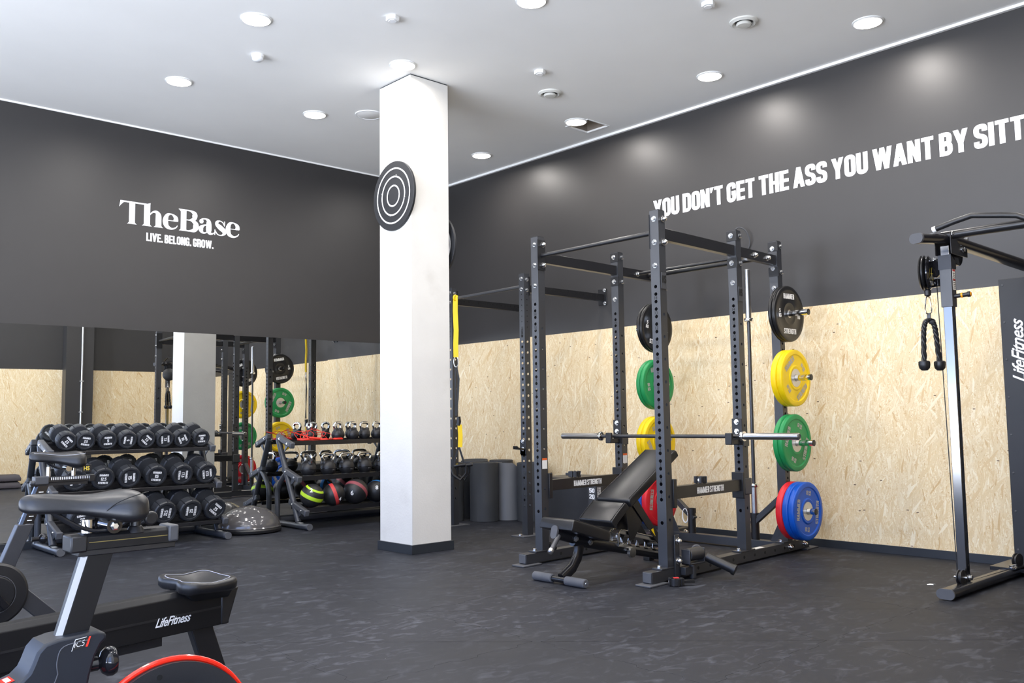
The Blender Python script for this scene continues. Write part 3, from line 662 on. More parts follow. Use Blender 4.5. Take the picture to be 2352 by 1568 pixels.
# pull-up bars
def bar(a, b, r, nm='pull_up_bar', mt='satin', par=None):
    return ob(nm, M().cyl((a[0], S(a[0], a[1]), a[2]), (b[0], S(b[0], b[1]), b[2]), r, 16), MT[mt], par or rack)
bar((-2.115, YL, 2.335), (-2.115, YR + .07, 2.335), .0165)
bar((-.86, YL, 2.325), (-.86, YR + .06, 2.325), .0135); bar((-.70, YL, 2.325), (-.70, YR + .06, 2.325), .021)
ob('bar_plate', sh(M().box(-2.16, -2.075, YR + .075, YR + .081, 2.22, 2.455)), MT['satin'], posts['R', 0])
ob('bar_plate', sh(M().box(-2.16, -2.075, YL - .006, YL, 2.22, 2.455)), MT['satin'], posts['L', 0])
# badge plates on the right hand posts
for k in (0, 1):
    x0 = XS[k]; b_ = ob('badge', sh(M().box(x0 + .012, x0 + .070, YR - .005, YR, 1.94, 2.05)), MT['grey'], posts['R', k], bevel=.001)
    q = M(); write(q, 'HS', (x0 + .041, S(x0 + .041, YR) - .0062, 2.006), (1, 0, 0), (0, 0, 1), .052, .046, bold=.03); ob('lettering', q, MT['blackprint'], b_, smooth=0)
for sd in ((YL, 'L', 0), (YL, 'L', 1)):
    x0 = XS[sd[2]]; ob('warning_sticker', sh(M().box(x0 + .012, x0 + .066, YL - .0012, YL, .70, .78)), MT['label'], posts[sd[1], sd[2]])
    ob('warning_band', sh(M().box(x0 + .012, x0 + .066, YL - .0018, YL, .765, .78)), mat('warning_orange', (.7, .12, .02)), posts[sd[1], sd[2]])
# safety arms
for y0, s_ in ((YR, 'R'), (YL, 'L')):
    sa = ob('safety_arm', sh(M().box(-2.06, -1.155, y0 + .008, y0 + .068, .530, .612)), MT['satin'], rack, bevel=.002)
    for xa, xb in ((-2.078, -2.040), (-1.185, -1.157)):
        ob('hook_plate', sh(M().box(xa, xb, y0 - .012, y0 + .088, .475, .665)), MT['dark'], sa, bevel=.004)
    ob('saddle_clamp', sh(M().box(-1.165, -1.065, y0 - .016, y0 + .091, .50, .62)), MT['post'], sa, bevel=.006)
    q = M(); write(q, 'HAMMER STRENGTH', (-1.60, S(-1.60, y0 + .008) - .0016, .570), (1, .055, 0), (0, 0, 1), .043, .345, bold=.03)
    ob('lettering', q, MT['printw'], sa, smooth=0)
# j-cups on the middle posts
for y0, s_ in ((YR, 'R'), (YL, 'L')):
    x0 = XS[1]; q = M().box(x0 - .014, x0 - .001, y0 - .006, y0 + .081, .865, 1.06)
    jc = ob('j_cup', sh(q), MT['dark'], rack, bevel=.004)
    ob('cup_shelf', sh(M().box(x0 - .115, x0 - .001, y0 + .012, y0 + .070, .868, .908).box(x0 - .135, x0 - .105, y0 + .012, y0 + .070, .868, .955)), MT['dark'], jc, bevel=.006)
    ob('cup_wrap', sh(M().box(x0 - .001, x0 + .080, y0 - .010, y0 - .002, .855, .95)), MT['post'], jc, bevel=.002)
    for zb in (1.035, .965): bolt(jc, (x0 - .014, S(x0, y0 + .037), zb), (-1, 0, 0))
# plate storage horns
ZH = (1.885, 1.372, .862, .335)
for z in ZH:
    for y0, dr, s_ in ((YR, -1, 'R'), (YL + PW, 1, 'L')):
        yb = S(-.48, y0); h = ob('storage_horn', M().cyl((-.482, yb, z), (-.482, yb + dr * (.235 if z > .5 else .23), z), .0245, 20), MT['chrome'], rack)
        ob('horn_base', M().box(-.519, -.446, min(yb, yb + dr * .006), max(yb, yb + dr * .006), z - .09, z + .09), MT['post'], h)
        for k in (.07, -.07): bolt(h, (-.52, yb - dr * .03, z + k), (-1, 0, 0))
        ob('horn_cap', M().lathe([(.0245, 0), (.0245, .004), (.018, .006), (.001, .006)], (-.482, yb + dr * (.235 if z > .5 else .23), z), (0, dr, 0), 20), MT['dark'], h)
# gussets and bar holders on the rear crossbeam
for y0, dr in ((YR + PW, 1), (YL, -1)):
    q = M().beam((-.482, S(-.482, y0), .42), (-.482, S(-.482, y0) + dr * .26, .20), .045, .045)
    ob('gusset_tube', q, MT['post'], rack, bevel=.002)
    ya = S(-.482, y0); ob('gusset_plate', M().prism([(-.485, ya, .08), (-.485, ya + dr * .10, .08), (-.485, ya, .27)], (.008, 0, 0)), MT['post'], rack)
HY = (-4.725, -4.10)
for yh in HY:
    h = ob('bar_holder', M().lathe([(.0335, 0), (.0335, .20)], (-.482, yh, .079), n=24, cap1=False).lathe([(.028, .20), (.028, .01)], (-.482, yh, .079), n=24, cap1=False), MT['dark'], rack)
    ob('holder_collar', M().lathe([(.030, .172), (.038, .172), (.038, .212), (.029, .212)], (-.482, yh, .079), n=24, cap0=False, cap1=False), MT['dark'], h)
ob('strap_ring', M().tube([(-.50 + .0 * cos(a), -4.045 + .03 * cos(a), .225 + .06 * sin(a)) for a in [k * 2 * pi / 20 for k in range(20)]], .006, 8, True), MT['printw'], rack)
# landmine and roller attachment at the near foot
lm = ob('attachment_plate', sh(M().box(-2.085, -2.03, YR - .012, YR, .02, .30)), MT['post'], rack, bevel=.003)
for zb in (.26, .13): bolt(lm, (-2.055, S(-2.055, YR) - .012, zb), (0, -1, 0), _dn, 'dome_nut')
yb = S(-2, YR)
ob('swivel_arm', M().box(-2.03, -1.93, yb - .055, yb - .015, .035, .085), MT['post'], rack, bevel=.002)
ob('swivel_pin', M().lathe([(.0225, 0), (.0235, .005), (.0235, .085), (.0225, .09)], (-1.93, yb - .04, .004), n=20), MT['post'], rack)
ob('swivel_pin_cap', M().lathe([(.024, 0), (.024, .006)], (-1.93, yb - .04, .094), n=20), mat('brass_washer', (.5, .28, .12), .3, metal=1), rack)
yk = ob('yoke', M().box(-2.005, -1.992, yb - .075, yb - .005, .098, .20).box(-1.842, -1.829, yb - .075, yb - .005, .098, .20).box(-2.005, -1.829, yb - .075, yb - .005, .098, .110), MT['post'], rack, bevel=.004)
ob('roller', M().cyl((-1.990, yb - .04, .162), (-1.844, yb - .04, .162), .043, 28), MT['post'], rack, bevel=.003)
bolt(yk, (-1.829, yb - .04, .162), (1, 0, 0))
ls = ob('landmine_sleeve', M().cyl((-1.81, yb - .07, .135), (-1.745, yb - .24, .060), .031, 24), MT['dark'], rack)
ob('sleeve_end', M().cyl((-1.748, yb - .232, .063), (-1.742, yb - .248, .056), .037, 24), MT['dark'], rack)
ob('handle', M().cyl((-1.83, yb - .02, .165), (-1.77, yb + .04, .165), .014, 16), MT['post'], rack)
ob('handle_knob', M().cyl((-1.775, yb + .035, .165), (-1.757, yb + .053, .165), .036, 24), MT['cap'], rack, bevel=.004)

# ================================================================== BUMPER PLATES
def plate(name_, col, kg, y, z, dr, th, rot, lab, grp, hubs=True, txt=True, x=-.482, R_=.225, tmat='pgrey'):
    """disc with its axis along y; visible text on both faces of the outer plates"""
    t = thing('bumper_plate', lab, 'weight plate', (x, y, z), group=grp); a = th / 2
    prof = [(.026, -a * .8), (.050, -a * .8), (.075, -a * .8), (.085, -a), (.092, -a), (.102, -a * .72), (.180, -a * .72), (.188, -a), (.215, -a), (.222, -a + .004), (R_, -a + .010),
            (R_, a - .010), (.222, a - .004), (.215, a), (.188, a), (.180, a * .72), (.102, a * .72), (.092, a), (.085, a), (.075, a * .8), (.050, a * .8), (.026, a * .8)]
    ob('disc', M().lathe(prof, (x, y, z), (0, 1, 0), 64, False, False), MT[col], t)
    if hubs:
        ob('hub_insert', M().lathe([(.026, -a * .86), (.072, -a * .86), (.072, a * .86), (.026, a * .86), (.026, -a * .86)], (x, y, z), (0, 1, 0), 40, False, False), MT['hub'], t)
    else:
        ob('hub_insert', M().lathe([(.026, -a * .86), (.032, -a * .86), (.032, a * .86), (.026, a * .86), (.026, -a * .86)], (x, y, z), (0, 1, 0), 32, False, False), MT['steel'], t)
    if txt:
        q = M()
        for sd in (-1, 1):
            xd0 = Vector((-sd, 0, 0)); zd = Vector((0, 0, 1)); c = Vector((x, y + sd * (a * .72 + .0012), z))
            for ang, s_, hh, ww in ((0, 'HAMMER', .042, .160), (180, 'STRENGTH', .042, .180), (90, kg, .032, None), (-90, kg, .032, None)):
                A = radians(rot + ang); rad = Vector(xd0 * sin(A) + zd * cos(A))
                yd = rad * (1 if ang in (0,) else -1) if ang in (0, 180) else (zd * cos(radians(rot)) + xd0 * sin(radians(rot)))
                if ang == 180: yd = -rad
                xd = Vector((0, 1, 0)) * 0 + yd.cross(Vector((0, sd, 0)))
                if ang in (0, 180): write(q, s_, c + rad * .140, xd, yd, hh, ww, bold=.05)
                else:
                    write(q, s_, c + rad * .140 + yd * .019, xd, yd, .030, bold=.05, wd=.034 if len(s_) > 1 else .018); write(q, 'KG', c + rad * .140 - yd * .019, xd, yd, .030, bold=.05, wd=.036)
        ob('lettering', q, MT[tmat], t, smooth=0)
    return t
yr = S(-.482, YR) - .010; yl = S(-.482, YL + PW) + .010
def stack(side, items, z):
    y = yr if side == 'R' else yl; d = -1 if side == 'R' else 1
    for k, (col, kg, th, rot, lab, hubs) in enumerate(items):
        plate('p', col, kg, y + d * th / 2, z, d, th, rot, lab, 'bumper plates on the ' + ('right' if side == 'R' else 'left') + ' rear post', hubs, True, tmat='printw' if col == 'pblack' else 'pgrey'); y += d * (th + .001)
stack('R', [('pblack', '5', .030, 20, 'inner black 5 kg plate high on the right rear post', False), ('pblack', '5', .034, 0, 'outer black 5 kg plate high on the right rear post', False)], ZH[0])
stack('R', [('yellow', '15', .050, 80, 'inner yellow plate on the right rear post', True), ('yellow', '15', .050, -38, 'outer yellow plate below the black plates, right rear post', True)], ZH[1])
stack('R', [('green', '10', .042, 10, 'inner green plate on the right rear post', True), ('green', '10', .042, -68, 'outer green 10 kg plate behind the barbell sleeve', True)], ZH[2])
stack('R', [('red', '25', .056, 0, 'red plate sandwiched lowest on the right rear post', True), ('blue', '20', .050, 0, 'inner blue plate lowest on the right rear post', True), ('blue', '20', .050, -82, 'outermost blue 20 kg plate lowest on the right rear post', True)], ZH[3])
stack('L', [('pblack', '5', .032, 10, 'black 5 kg plate facing the camera high on the left rear post', False), ('pblack', '5', .032, 10, 'black plate nearest the mirrors high on the left rear post', False)], ZH[0])
stack('L', [('green', '10', .042, -10, 'green 10 kg plate facing the camera on the left rear post', True), ('green', '10', .042, -115, 'green plate nearest the mirrors on the left rear post', True)], ZH[1])
stack('L', [('yellow', '15', .050, 60, 'yellow plate facing the camera on the left rear post', True), ('yellow', '15', .050, -70, 'yellow plate nearest the mirrors on the left rear post', True)], ZH[2])
stack('L', [('red', '25', .056, 98, 'red plate lowest on the left rear post, behind the bench', True), ('blue', '20', .050, 0, 'middle blue plate lowest on the left rear post', True), ('blue', '20', .050, 120, 'blue plate nearest the mirrors, lowest on the left rear post', True)], ZH[3])

# ================================================================== BARBELLS
def barbell(a, b, lab, sl=.475):
    a = Vector(a); b = Vector(b); d = (b - a).normalized(); t = thing('barbell', lab, 'barbell', a)
    ob('shaft', M().cyl(a + d * (sl - .03), b - d * (sl - .03), .0145, 20), MT['shaft'], t)
    for p, dd in ((a, d), (b, -d)):
        s_ = ob('sleeve', M().lathe([(.020, 0), (.0245, .004), (.0245, sl - .03)], p, dd, 28), MT['steel'], t)
        ob('collar_ring', M().lathe([(.0245, sl - .034), (.036, sl - .032), (.038, sl - .028), (.038, sl - .010), (.036, sl - .006), (.024, sl), (.0145, sl)], p, dd, 28, False, False), MT['chrome'], t)
        ob('end_plug', M().lathe([(.019, .001), (.017, -.003), (.012, -.003), (.011, .0), (.0005, .0)], p, dd, 24, False), MT['grey'], s_)
    return t
barbell((-1.215, -3.275, .924), (-1.215, -5.575, .931), 'barbell lying across the rack in its two cups')
barbell((-.482, HY[0], .092), (-.482, HY[0] - .01, 2.29), 'barbell standing upright in the holder at the back of the rack', .44)

# ================================================================== BARBELL CLAMPS
def clamp(c, rz, lab, lever=False):
    t = thing('barbell_clamp', lab, 'barbell clamp', c, rz, 'black barbell clamps', world=False)
    m = M(); n = 20
    for r0, r1, z0, z1 in ((.027, .040, .006, .046),):
        m.lathe([(r0, z0), (r1, z0), (r1, z1), (r0, z1), (r0, z0)], n=n, cap0=False, cap1=False)
    ob('ring', m, MT['dark'], t)
    m = M()
    for k in range(8):
        a = k * pi / 4 + .2; m.beam((.039 * cos(a), .039 * sin(a), .003), (.039 * cos(a), .039 * sin(a), .050), .016, .012, up=(cos(a), sin(a), 0))
    ob('rib', m, MT['dark'], t, bevel=.001)
    ob('lever', M().box(.030, .075 + (.05 if lever else 0), -.012, .012, .016, .036).box(.026, .052, -.024, .024, .006, .048), MT['dark'], t, bevel=.002)
    ob('red_release', M().box(-.012, .022, -.014, .014, .048, .0525), MT['coral'], t) if lever else None
    ob('logo_spot', M().lathe([(.010, 0), (.010, .001)], (-.0425, 0, .027), (-1, 0, 0), 16), MT['printw'], t)
    return t
zs = .612
clamp((-1.72, S(-1.72, YL + .038), zs), 2.2, 'black clamp on top of the left safety arm')
clamp((-1.68, S(-1.68, YR + .038), zs), .4, 'black clamp on top of the right safety arm')
clamp((-2.02, S(-2.02, YL + .038), .085), 2.4, 'black clamp on the left base rail behind the bench leg')
clamp((-2.215, -5.235, .0), -.6, 'black clamp with red release on the floor by the near rack foot', True)

# ================================================================== ADJUSTABLE BENCH
bn = thing('weight_bench', 'black adjustable bench with raised back inside the power rack', 'bench', (-2.3, -4.65, 0))
def pad(x0, z0, x1, z1, hw, th, nm, taper=1.0, par=bn):
    """padded cushion whose top centreline runs (x0,z0)->(x1,z1)"""
    a = Vector((x0, 0, z0)); b = Vector((x1, 0, z1)); d = (b - a).normalized(); u = Vector((-d.z, 0, d.x)); L_ = (b - a).length
    m = M(); secs = []; n = 8
    for s_ in (0, .012, .05, .3, .6, .92, .985, 1):
        e = min(s_, 1 - s_) * L_; rr = min(1, e / .02); k = .62 + .38 * sqrt(max(0, 1 - (1 - rr) ** 2)); hh = hw * (1 - (1 - taper) * s_)
        off = .018 * (1 - sqrt(max(0, 1 - (1 - rr) ** 2)))
        c = a + d * (s_ * L_); ring = []
        for (py, pz) in ((-1, -1), (-1, -.3), (-.985, -.08), (-.93, 0), (.93, 0), (.985, -.08), (1, -.3), (1, -1)):
            ring.append(Vector((c.x, -4.65 + py * hh, c.z)) + u * (pz * th - (off if pz > -.5 else 0)))
        secs.append(ring)
    m.loft(secs); o = ob(nm, m, MT['vinyl'], par, smooth=50, bevel=.006)
    q = M()
    for sd in (-1, 1):
        q.tube([Vector((a.x, -4.65 + sd * hw * .93 * (1 - (1 - taper) * t), a.z)) + d * (L_ * t) + u * .001 for t in (.03, .5, .97)], .0022, 6)
    ob('seam', q, MT['vinyl'], o); return o
pad(-2.69, .430, -2.33, .325, .150, .075, 'seat_pad')
pad(-2.33, .385, -2.175, .505, .152, .055, 'lower_back_pad')
pad(-2.145, .515, -1.585, .845, .152, .060, 'back_pad', .92)
Yb = -4.65
ob('seat_rail', M().oval([(-2.71, Yb, .337), (-2.27, Yb, .215)], .055, .085), MT['blk'], bn)
ob('rail_cap', M().oval([(-2.725, Yb, .341), (-2.71, Yb, .337)], .058, .088), MT['cap'], bn)
ob('main_rail', M().oval([(-2.55, Yb, .27), (-1.45, Yb, .045)], .06, .075), MT['blk'], bn)
ob('front_leg', M().oval([(-2.50, Yb, .30), (-2.49, Yb, .21), (-2.51, Yb, .15), (-2.56, Yb, .09), (-2.66, Yb, .035)], .05, .075), MT['blk'], bn)
ft = ob('front_foot', M().cyl((-2.68, Yb - .215, .030), (-2.68, Yb + .215, .030), .019, 20), MT['blk'], bn)
for a, b_ in ((-.235, -.06), (.06, .235)): ob('foot_grip', M().lathe([(.024, 0), (.029, .005), (.029, .170), (.024, .175)], (-2.68, Yb + a, .030), (0, 1, 0), 24), MT['foam'], ft)
ob('grip_bolt', M().lathe([(.008, 0), (.006, .004)], (-2.68, Yb - .235, .03), (0, -1, 0), 12), MT['zinc'], ft)
h = ob('lift_handle', M().cyl((-2.70, Yb - .02, .315), (-2.80, Yb - .05, .235), .016, 16), MT['grey'], bn)
ob('handle_tip', M().lathe([(.019, 0), (.019, .022), (.012, .028)], (-2.80, Yb - .05, .238), (-.75, -.22, -.6), 16), MT['steel'], h)
# ladder (silver edged, toothed)
for sd in (-.035, .035):
    q = M(); base = Vector((-2.10, Yb + sd, .20)); d = Vector((.62, 0, -.145))
    top = []; bot = []
    poly2 = [(0, .0), (0, .075), (.03, .095), (1.0, .060), (1.0, .035), (.10, .055)]
    for k in range(5):
        t = .12 + k * .17; poly2 += []
    pl = [(-2.13, .200), (-2.135, .265), (-2.10, .290), (-1.50, .150), (-1.49, .075), (-1.58, .090)]
    q.prism([(x, Yb + sd, z + .01) for x, z in ((-2.12, .27), (-2.09, .292), (-1.50, .155), (-1.50, .125), (-2.085, .262))], (0, .006, 0))
    q.prism([(x, Yb + sd, z) for x, z in ((-2.13, .19), (-2.135, .285), (-2.11, .287), (-2.105, .215))], (0, .006, 0))
    q.prism([(x, Yb + sd, z) for x, z in ((-2.13, .19), (-2.12, .215), (-1.50, .075), (-1.50, .055))], (0, .006, 0))
    for k in range(5):
        x = -2.03 + k * .09; z = .198 - (x + 2.03) * .235
        q.prism([(x, Yb + sd, z - .01), (x + .045, Yb + sd, z - .02), (x + .012, Yb + sd, z + .035)], (0, .006, 0))
    ob('ladder_plate', q, MT['zinc'], bn, smooth=0)
    ob('support_strut', M().beam((-1.97, Yb + sd * 1.6, .46), (-1.70, Yb + sd * 1.6, .155), .008, .055, up=(0, 1, 0), w1=.008).v and M().prism([(-2.00, Yb + sd * 1.7, .47), (-1.94, Yb + sd * 1.7, .50), (-1.68, Yb + sd * 1.7, .20), (-1.66, Yb + sd * 1.7, .13), (-1.70, Yb + sd * 1.7, .125), (-1.72, Yb + sd * 1.7, .17)], (0, .007, 0)), MT['blk'], bn)
for sd in (-.043, .043): ob('ladder_hook', M().tube([(-2.03, Yb + sd, .215), (-2.08, Yb + sd, .195), (-2.135, Yb + sd, .190), (-2.142, Yb + sd, .270), (-2.115, Yb + sd, .298), (-2.07, Yb + sd, .295), (-1.50, Yb + sd, .158)], .0045, 8), MT['zinc'], bn)
ob('strut_pin', M().cyl((-1.69, Yb - .09, .155), (-1.69, Yb + .09, .155), .014, 16), MT['dark'], bn)
for sd in (-1, 1): ob('back_bracket', M().prism([(-2.07, Yb + sd * .05, .49), (-1.96, Yb + sd * .05, .55), (-1.86, Yb + sd * .05, .36), (-1.98, Yb + sd * .05, .22), (-2.02, Yb + sd * .05, .22)], (0, .007, 0)), MT['blk'], bn)
ob('back_beam', M().beam((-2.25, Yb, .37), (-1.68, Yb, .72), .05, .04), MT['blk'], bn, bevel=.003)
ob('hazard_sticker', M().prism([(-1.80, Yb - .0612, .275), (-1.752, Yb - .0612, .225), (-1.775, Yb - .0612, .285)], (0, -.0006, 0)), MT['yellow'], bn)
rb = ob('rear_foot', M().cyl((-1.50, Yb - .24, .040), (-1.50, Yb + .24, .040), .026, 20), MT['blk'], bn)
for sd in (-1, 1): ob('foot_pad', M().box(-1.53, -1.47, Yb + sd * .21 - .03, Yb + sd * .21 + .03, 0.0, .028), MT['dark'], rb, bevel=.003)
ob('wheel_guard', M().lathe([(.035, -.012), (.035, .012)], (-2.00, Yb - .045, .135), (0, 1, 0), 20), MT['zinc'], bn)
for x, z in ((-2.55, .283), (-2.41, .245), (-2.06, .49)): bolt(bn, (x, Yb - .03, z), (0, -1, 0))

# ================================================================== WALL-MOUNTED RIG WITH STRAPS
rig = thing('squat_rig', 'slim black two-post rig bolted to the board wall, left of the power rack', 'squat rig', (-1.08, -2.1, 0))
zt = 2.45; pw = .07
for k, (x0, y0) in enumerate(((-1.155, -2.745), (-1.095, -1.59))):
    x1 = x0 + pw; y1 = y0 + pw; hA = [.28 + .0508 * j for j in range(32)] if k == 0 else [.28 + .1016 * j for j in range(16)]
    m = M(); m.perf((x0, y1, 0), (0, -1, 0), pw, .012, zt, hA, .0125); m.perf((x1, y0, 0), (0, 1, 0), pw, .012, zt, hA, .0125)
    hB = [.28 + .1016 * j for j in range(16)]
    m.perf((x0, y0, 0), (1, 0, 0), pw, .012, zt, hB, .0135); m.perf((x1, y1, 0), (-1, 0, 0), pw, .012, zt, hB, .0135)
    m.add([(x0, y0, zt), (x1, y0, zt), (x1, y1, zt), (x0, y1, zt)], [(0, 1, 2, 3)])
    p = ob('upright', m, MT['post'], rig, smooth=0)
    q = M()
    for j in range(8):
        z = 1.94 + j * .052
        q.lathe([(.005, 0), (.005, .0008)], (x0 - .0008, y0 + pw / 2, z), (-1, 0, 0), n=10); q.lathe([(.005, 0), (.005, .0008)], (x0 + pw / 2, y0 - .0008, z), (0, -1, 0), n=10)
    ob('small_hole', q, MT['hole'], p)
    if k == 0:
        q = M(); write(q, 'SQMIZE', (x0 - .001, y0 + pw / 2, 1.885), (0, 0, -1), (0, -1, 0), .028, .085, bold=.03)
        for j in range(0, 15): write(q, str(22 - j), (x0 - .001, y0 + .012, 1.79 - .1016 * j), (0, 0, -1), (0, -1, 0), .012, bold=.02)
        ob('lettering', q, MT['blackprint'], p, smooth=0)
    ob('foot_plate', M().box(x0 - .10, x1 + .10, y0 - .05, y1 + .05, 0.0, .010), MT['cap'], p, bevel=.002)
    bolt(p, (x0 - .06, y0 + .035, .010), (0, 0, 1))
    for zb in (2.40, 2.30):
        bolt(p, (x0, y0 + .035, zb), (-1, 0, 0)); bolt(p, (x0 + .035, y0, zb - .01), (0, -1, 0))
    ob('side_plate', M().box(x1 - .012, x1 + .006, y0 - .006, y1 + .006, 2.24, 2.42), MT['satin'], p)
    arm = M(); yc = y0 + .035
    arm.box(x1, -.012, yc - .025, yc + .025, 2.275, 2.345)
    a_ = ob('wall_arm', arm, MT['satin'], rig, bevel=.002)
    q = M()
    for j in range(14): q.lathe([(.009, 0), (.009, .0008)], (x1 + .10 + j * .066, yc - .026, 2.318), (0, -1, 0), n=10)
    ob('arm_hole', q, MT['hole'], a_)
    ob('wall_bracket', M().box(-.012, -.001, yc - .055, yc + .055, 2.235, 2.40), MT['satin'], a_, bevel=.002)
    for zb in (2.385, 2.25): bolt(a_, (-.012, yc - .035, zb), (-1, 0, 0))
ob('pull_up_bar', M().cyl((-1.10, -2.68, 2.335), (-1.07, -1.52, 2.335), .0165, 16), MT['grey'], rig)
jc = ob('j_cup', M().box(-1.166, -1.156, -2.752, -2.668, .75, .885), MT['dark'], rig, bevel=.002)
ob('cup_shelf', M().prism([(-1.166, -2.74, .79), (-1.26, -2.74, .80), (-1.265, -2.74, .83), (-1.245, -2.74, .815), (-1.166, -2.74, .805), (-1.166, -2.74, .76), (-1.166, -2.74, .74)], (0, .06, 0)), MT['dark'], jc)
for zb in (.87, .80): bolt(jc, (-1.166, -2.71, zb), (-1, 0, 0))

tr = thing('suspension_strap', 'yellow and black suspension straps hanging from the rig bar beside the column', 'suspension trainer', (-1.10, -1.64, .44))
tx, ty = -1.10, -1.655
def ribb(m, pts, wd, th=.003, d=(.68, -.73, 0)):
    d = Vector(d).normalized(); n = Vector((-d.y, d.x, 0)); q = []
    for p in pts:
        p = Vector(p); q.append([p - d * wd / 2 - n * th, p + d * wd / 2 - n * th, p + d * wd / 2 + n * th, p - d * wd / 2 + n * th])
    return m.loft(q)
q = M().tube([(tx + .024 * cos(a), ty, 2.335 + .026 * sin(a)) for a in [k * 2 * pi / 16 for k in range(16)]], .010, 8, True)
ribb(q, [(tx, ty, 2.36), (tx - .005, ty, 2.20), (tx + .005, ty, 2.0), (tx - .002, ty, 1.85), (tx, ty, 1.72)], .050, .007)
ob('anchor_strap', q, MT['yellow'], tr)
ob('carabiner', M().tube([(tx + .020 * cos(a) * .7, ty - .02 * cos(a), 1.675 + .055 * sin(a)) for a in [k * 2 * pi / 20 for k in range(20)]], .005, 8, True), MT['steel'], tr)
q = M(); ribb(q, [(tx, ty, 1.64), (tx + .02, ty - .015, 1.50), (tx + .01, ty - .01, 1.3), (tx - .005, ty, 1.12)], .020); ribb(q, [(tx, ty + .012, 1.64), (tx - .005, ty + .01, 1.4), (tx, ty + .012, 1.12)], .018)
ob('main_strap', q, MT['dark'], tr)
ob('equalizer_loop', M().tube([(tx + .015, ty - .012, 1.11), (tx + .02, ty - .015, 1.06), (tx + .012, ty - .01, 1.02)], .022, 10), MT['dark'], tr)
q = M(); ribb(q, [(tx + .02, ty - .025, 1.03), (tx + .025, ty - .03, .92), (tx + .02, ty - .03, .80)], .045, .006); ob('adjuster_band', q, MT['yellow'], tr)
for sd in (-1, 1):
    q = M(); cx_ = tx + .01; ribb(q, [(cx_, ty - .02, .81), (cx_ + sd * .02, ty - .02 - sd * .03, .70), (cx_ + sd * .035, ty - .02 - sd * .045, .615)], .020)
    ob('handle_strap', q, MT['dark'], tr)
    ob('grip', M().lathe([(.015, 0), (.018, .01), (.015, .06), (.018, .11), (.015, .12)], (cx_ - .02 + sd * .03, ty - .02 - sd * .02, .61), (.68, -.73, .12), 14), MT['dark'], tr)
    q = M().tube([(cx_ - .04 + sd * .03, ty + .01 - sd * .02, .60), (cx_ - .03 + sd * .03, ty + .0, .52), (cx_ + .02 + sd * .03, ty - .05, .47), (cx_ + .06 + sd * .02, ty - .08, .54), (cx_ + .06 + sd * .02, ty - .085, .62)], .014, 8)
    ob('foot_cradle', q, MT['dark'], tr)
ob('grip_ring', M().lathe([(.019, 0), (.019, .02)], (tx - .01, ty + .0, .612), (.68, -.73, .1), 14), MT['yellow'], tr)

# ================================================================== ROLLED MATS, PLYO BOX
def roll(x, y, h, r, lab):
    t = thing('rolled_mat', lab, 'rolled mat', (x, y, 0), group='rolled charcoal mats in the corner')
    ob('outer_wrap', M().lathe([(r - .008, .0), (r, .003), (r, h - .003), (r - .008, h), (r - .012, h - .004), (r - .012, .0)], (x, y, 0), n=48, cap0=False, cap1=False), MT['matt'], t)
    q = M(); sp = []
    for k in range(140):
        a = k * .22; rr = r - .014 - a * .0030
        sp.append((x + rr * cos(a), y + rr * sin(a)))
    vs = [(a, b, .002) for a, b in sp] + [(a, b, h - .006) for a, b in sp]; n = len(sp)
    vs2 = [(x + (a - x) * .955, y + (b - y) * .955, z) for a, b, z in vs]
    q.add(vs + vs2, [(i, i + 1, n + i + 1, n + i) for i in range(n - 1)] + [(2 * n + i, 3 * n + i, 3 * n + i + 1, 2 * n + i + 1) for i in range(n - 1)] + [(n + i, n + i + 1, 3 * n + i + 1, 3 * n + i) for i in range(n - 1)])
    ob('inner_coil', q, MT['matt'], t)
roll(-.56, -1.45, .620, .153, 'nearest upright rolled mat, full cylinder in front of the others')
roll(-.80, -1.16, .620, .150, 'upright rolled mat half hidden behind the strap')
roll(-.235, -1.84, .615, .15, 'upright rolled mat just left of the slim rig post')
roll(-.40, -1.10, .625, .15, 'rolled mat in the back row, behind the nearest roll')
roll(-.15, -1.27, .625, .132, 'rolled mat against the boards in the back row')
roll(-.17, -.85, .625, .14, 'rolled mat in the room corner')
t = thing('curled_mat', 'half-unrolled mat with a pale curling edge beside the nearest roll', 'mat', (-.32, -1.575, 0))
q = M(); pts = []
for k in range(30):
    a = 1.55 + k * .115; rr = .112 + .012 * sin(k * .2); pts.append((-.32 + rr * cos(a) * .95, -1.575 + rr * sin(a)))
for k in range(1, 7): pts.append((pts[29][0] + .010 * k, pts[29][1] - .001 * k))
n = len(pts); top = lambda i: .61 - (.0 if i < 26 else (i - 25) * .008)
lo = [(a, b, .002) for a, b in pts]; hi = [(a, b, top(i)) for i, (a, b) in enumerate(pts)]
lo2 = [(-.32 + (a + .32) * .93, -1.575 + (b + 1.575) * .93, z) for a, b, z in lo]; hi2 = [(-.32 + (a + .32) * .93, -1.575 + (b + 1.575) * .93, z) for a, b, z in hi]
q.add(lo + hi + lo2 + hi2, [(i, i + 1, n + i + 1, n + i) for i in range(n - 1)] + [(2 * n + i, 3 * n + i, 3 * n + i + 1, 2 * n + i + 1) for i in range(n - 1)] + [(n + i, n + i + 1, 3 * n + i + 1, 3 * n + i) for i in range(n - 1)] + [(n - 1, 3 * n - 1, 4 * n - 1, 2 * n - 1)])
ob('sheet', q, mat('pale_mat_foam', (.15, .155, .165), .6), t)
p0, p1 = pts[-1], pts[-4]
ob('end_strip', M().prism([(p0[0] + .050, p0[1] - .004, .004), (p0[0] + .075, p0[1] - .004, .004), (p0[0] + .075, p0[1] - .004, .54), (p0[0] + .060, p0[1] - .004, .585), (p0[0] + .0, p0[1] - .004, .600), (p0[0] - .015, p0[1] - .004, .570), (p0[0] - .005, p0[1] - .004, .40)], (0, -.006, 0)), MT['dark'], t)
q = M()
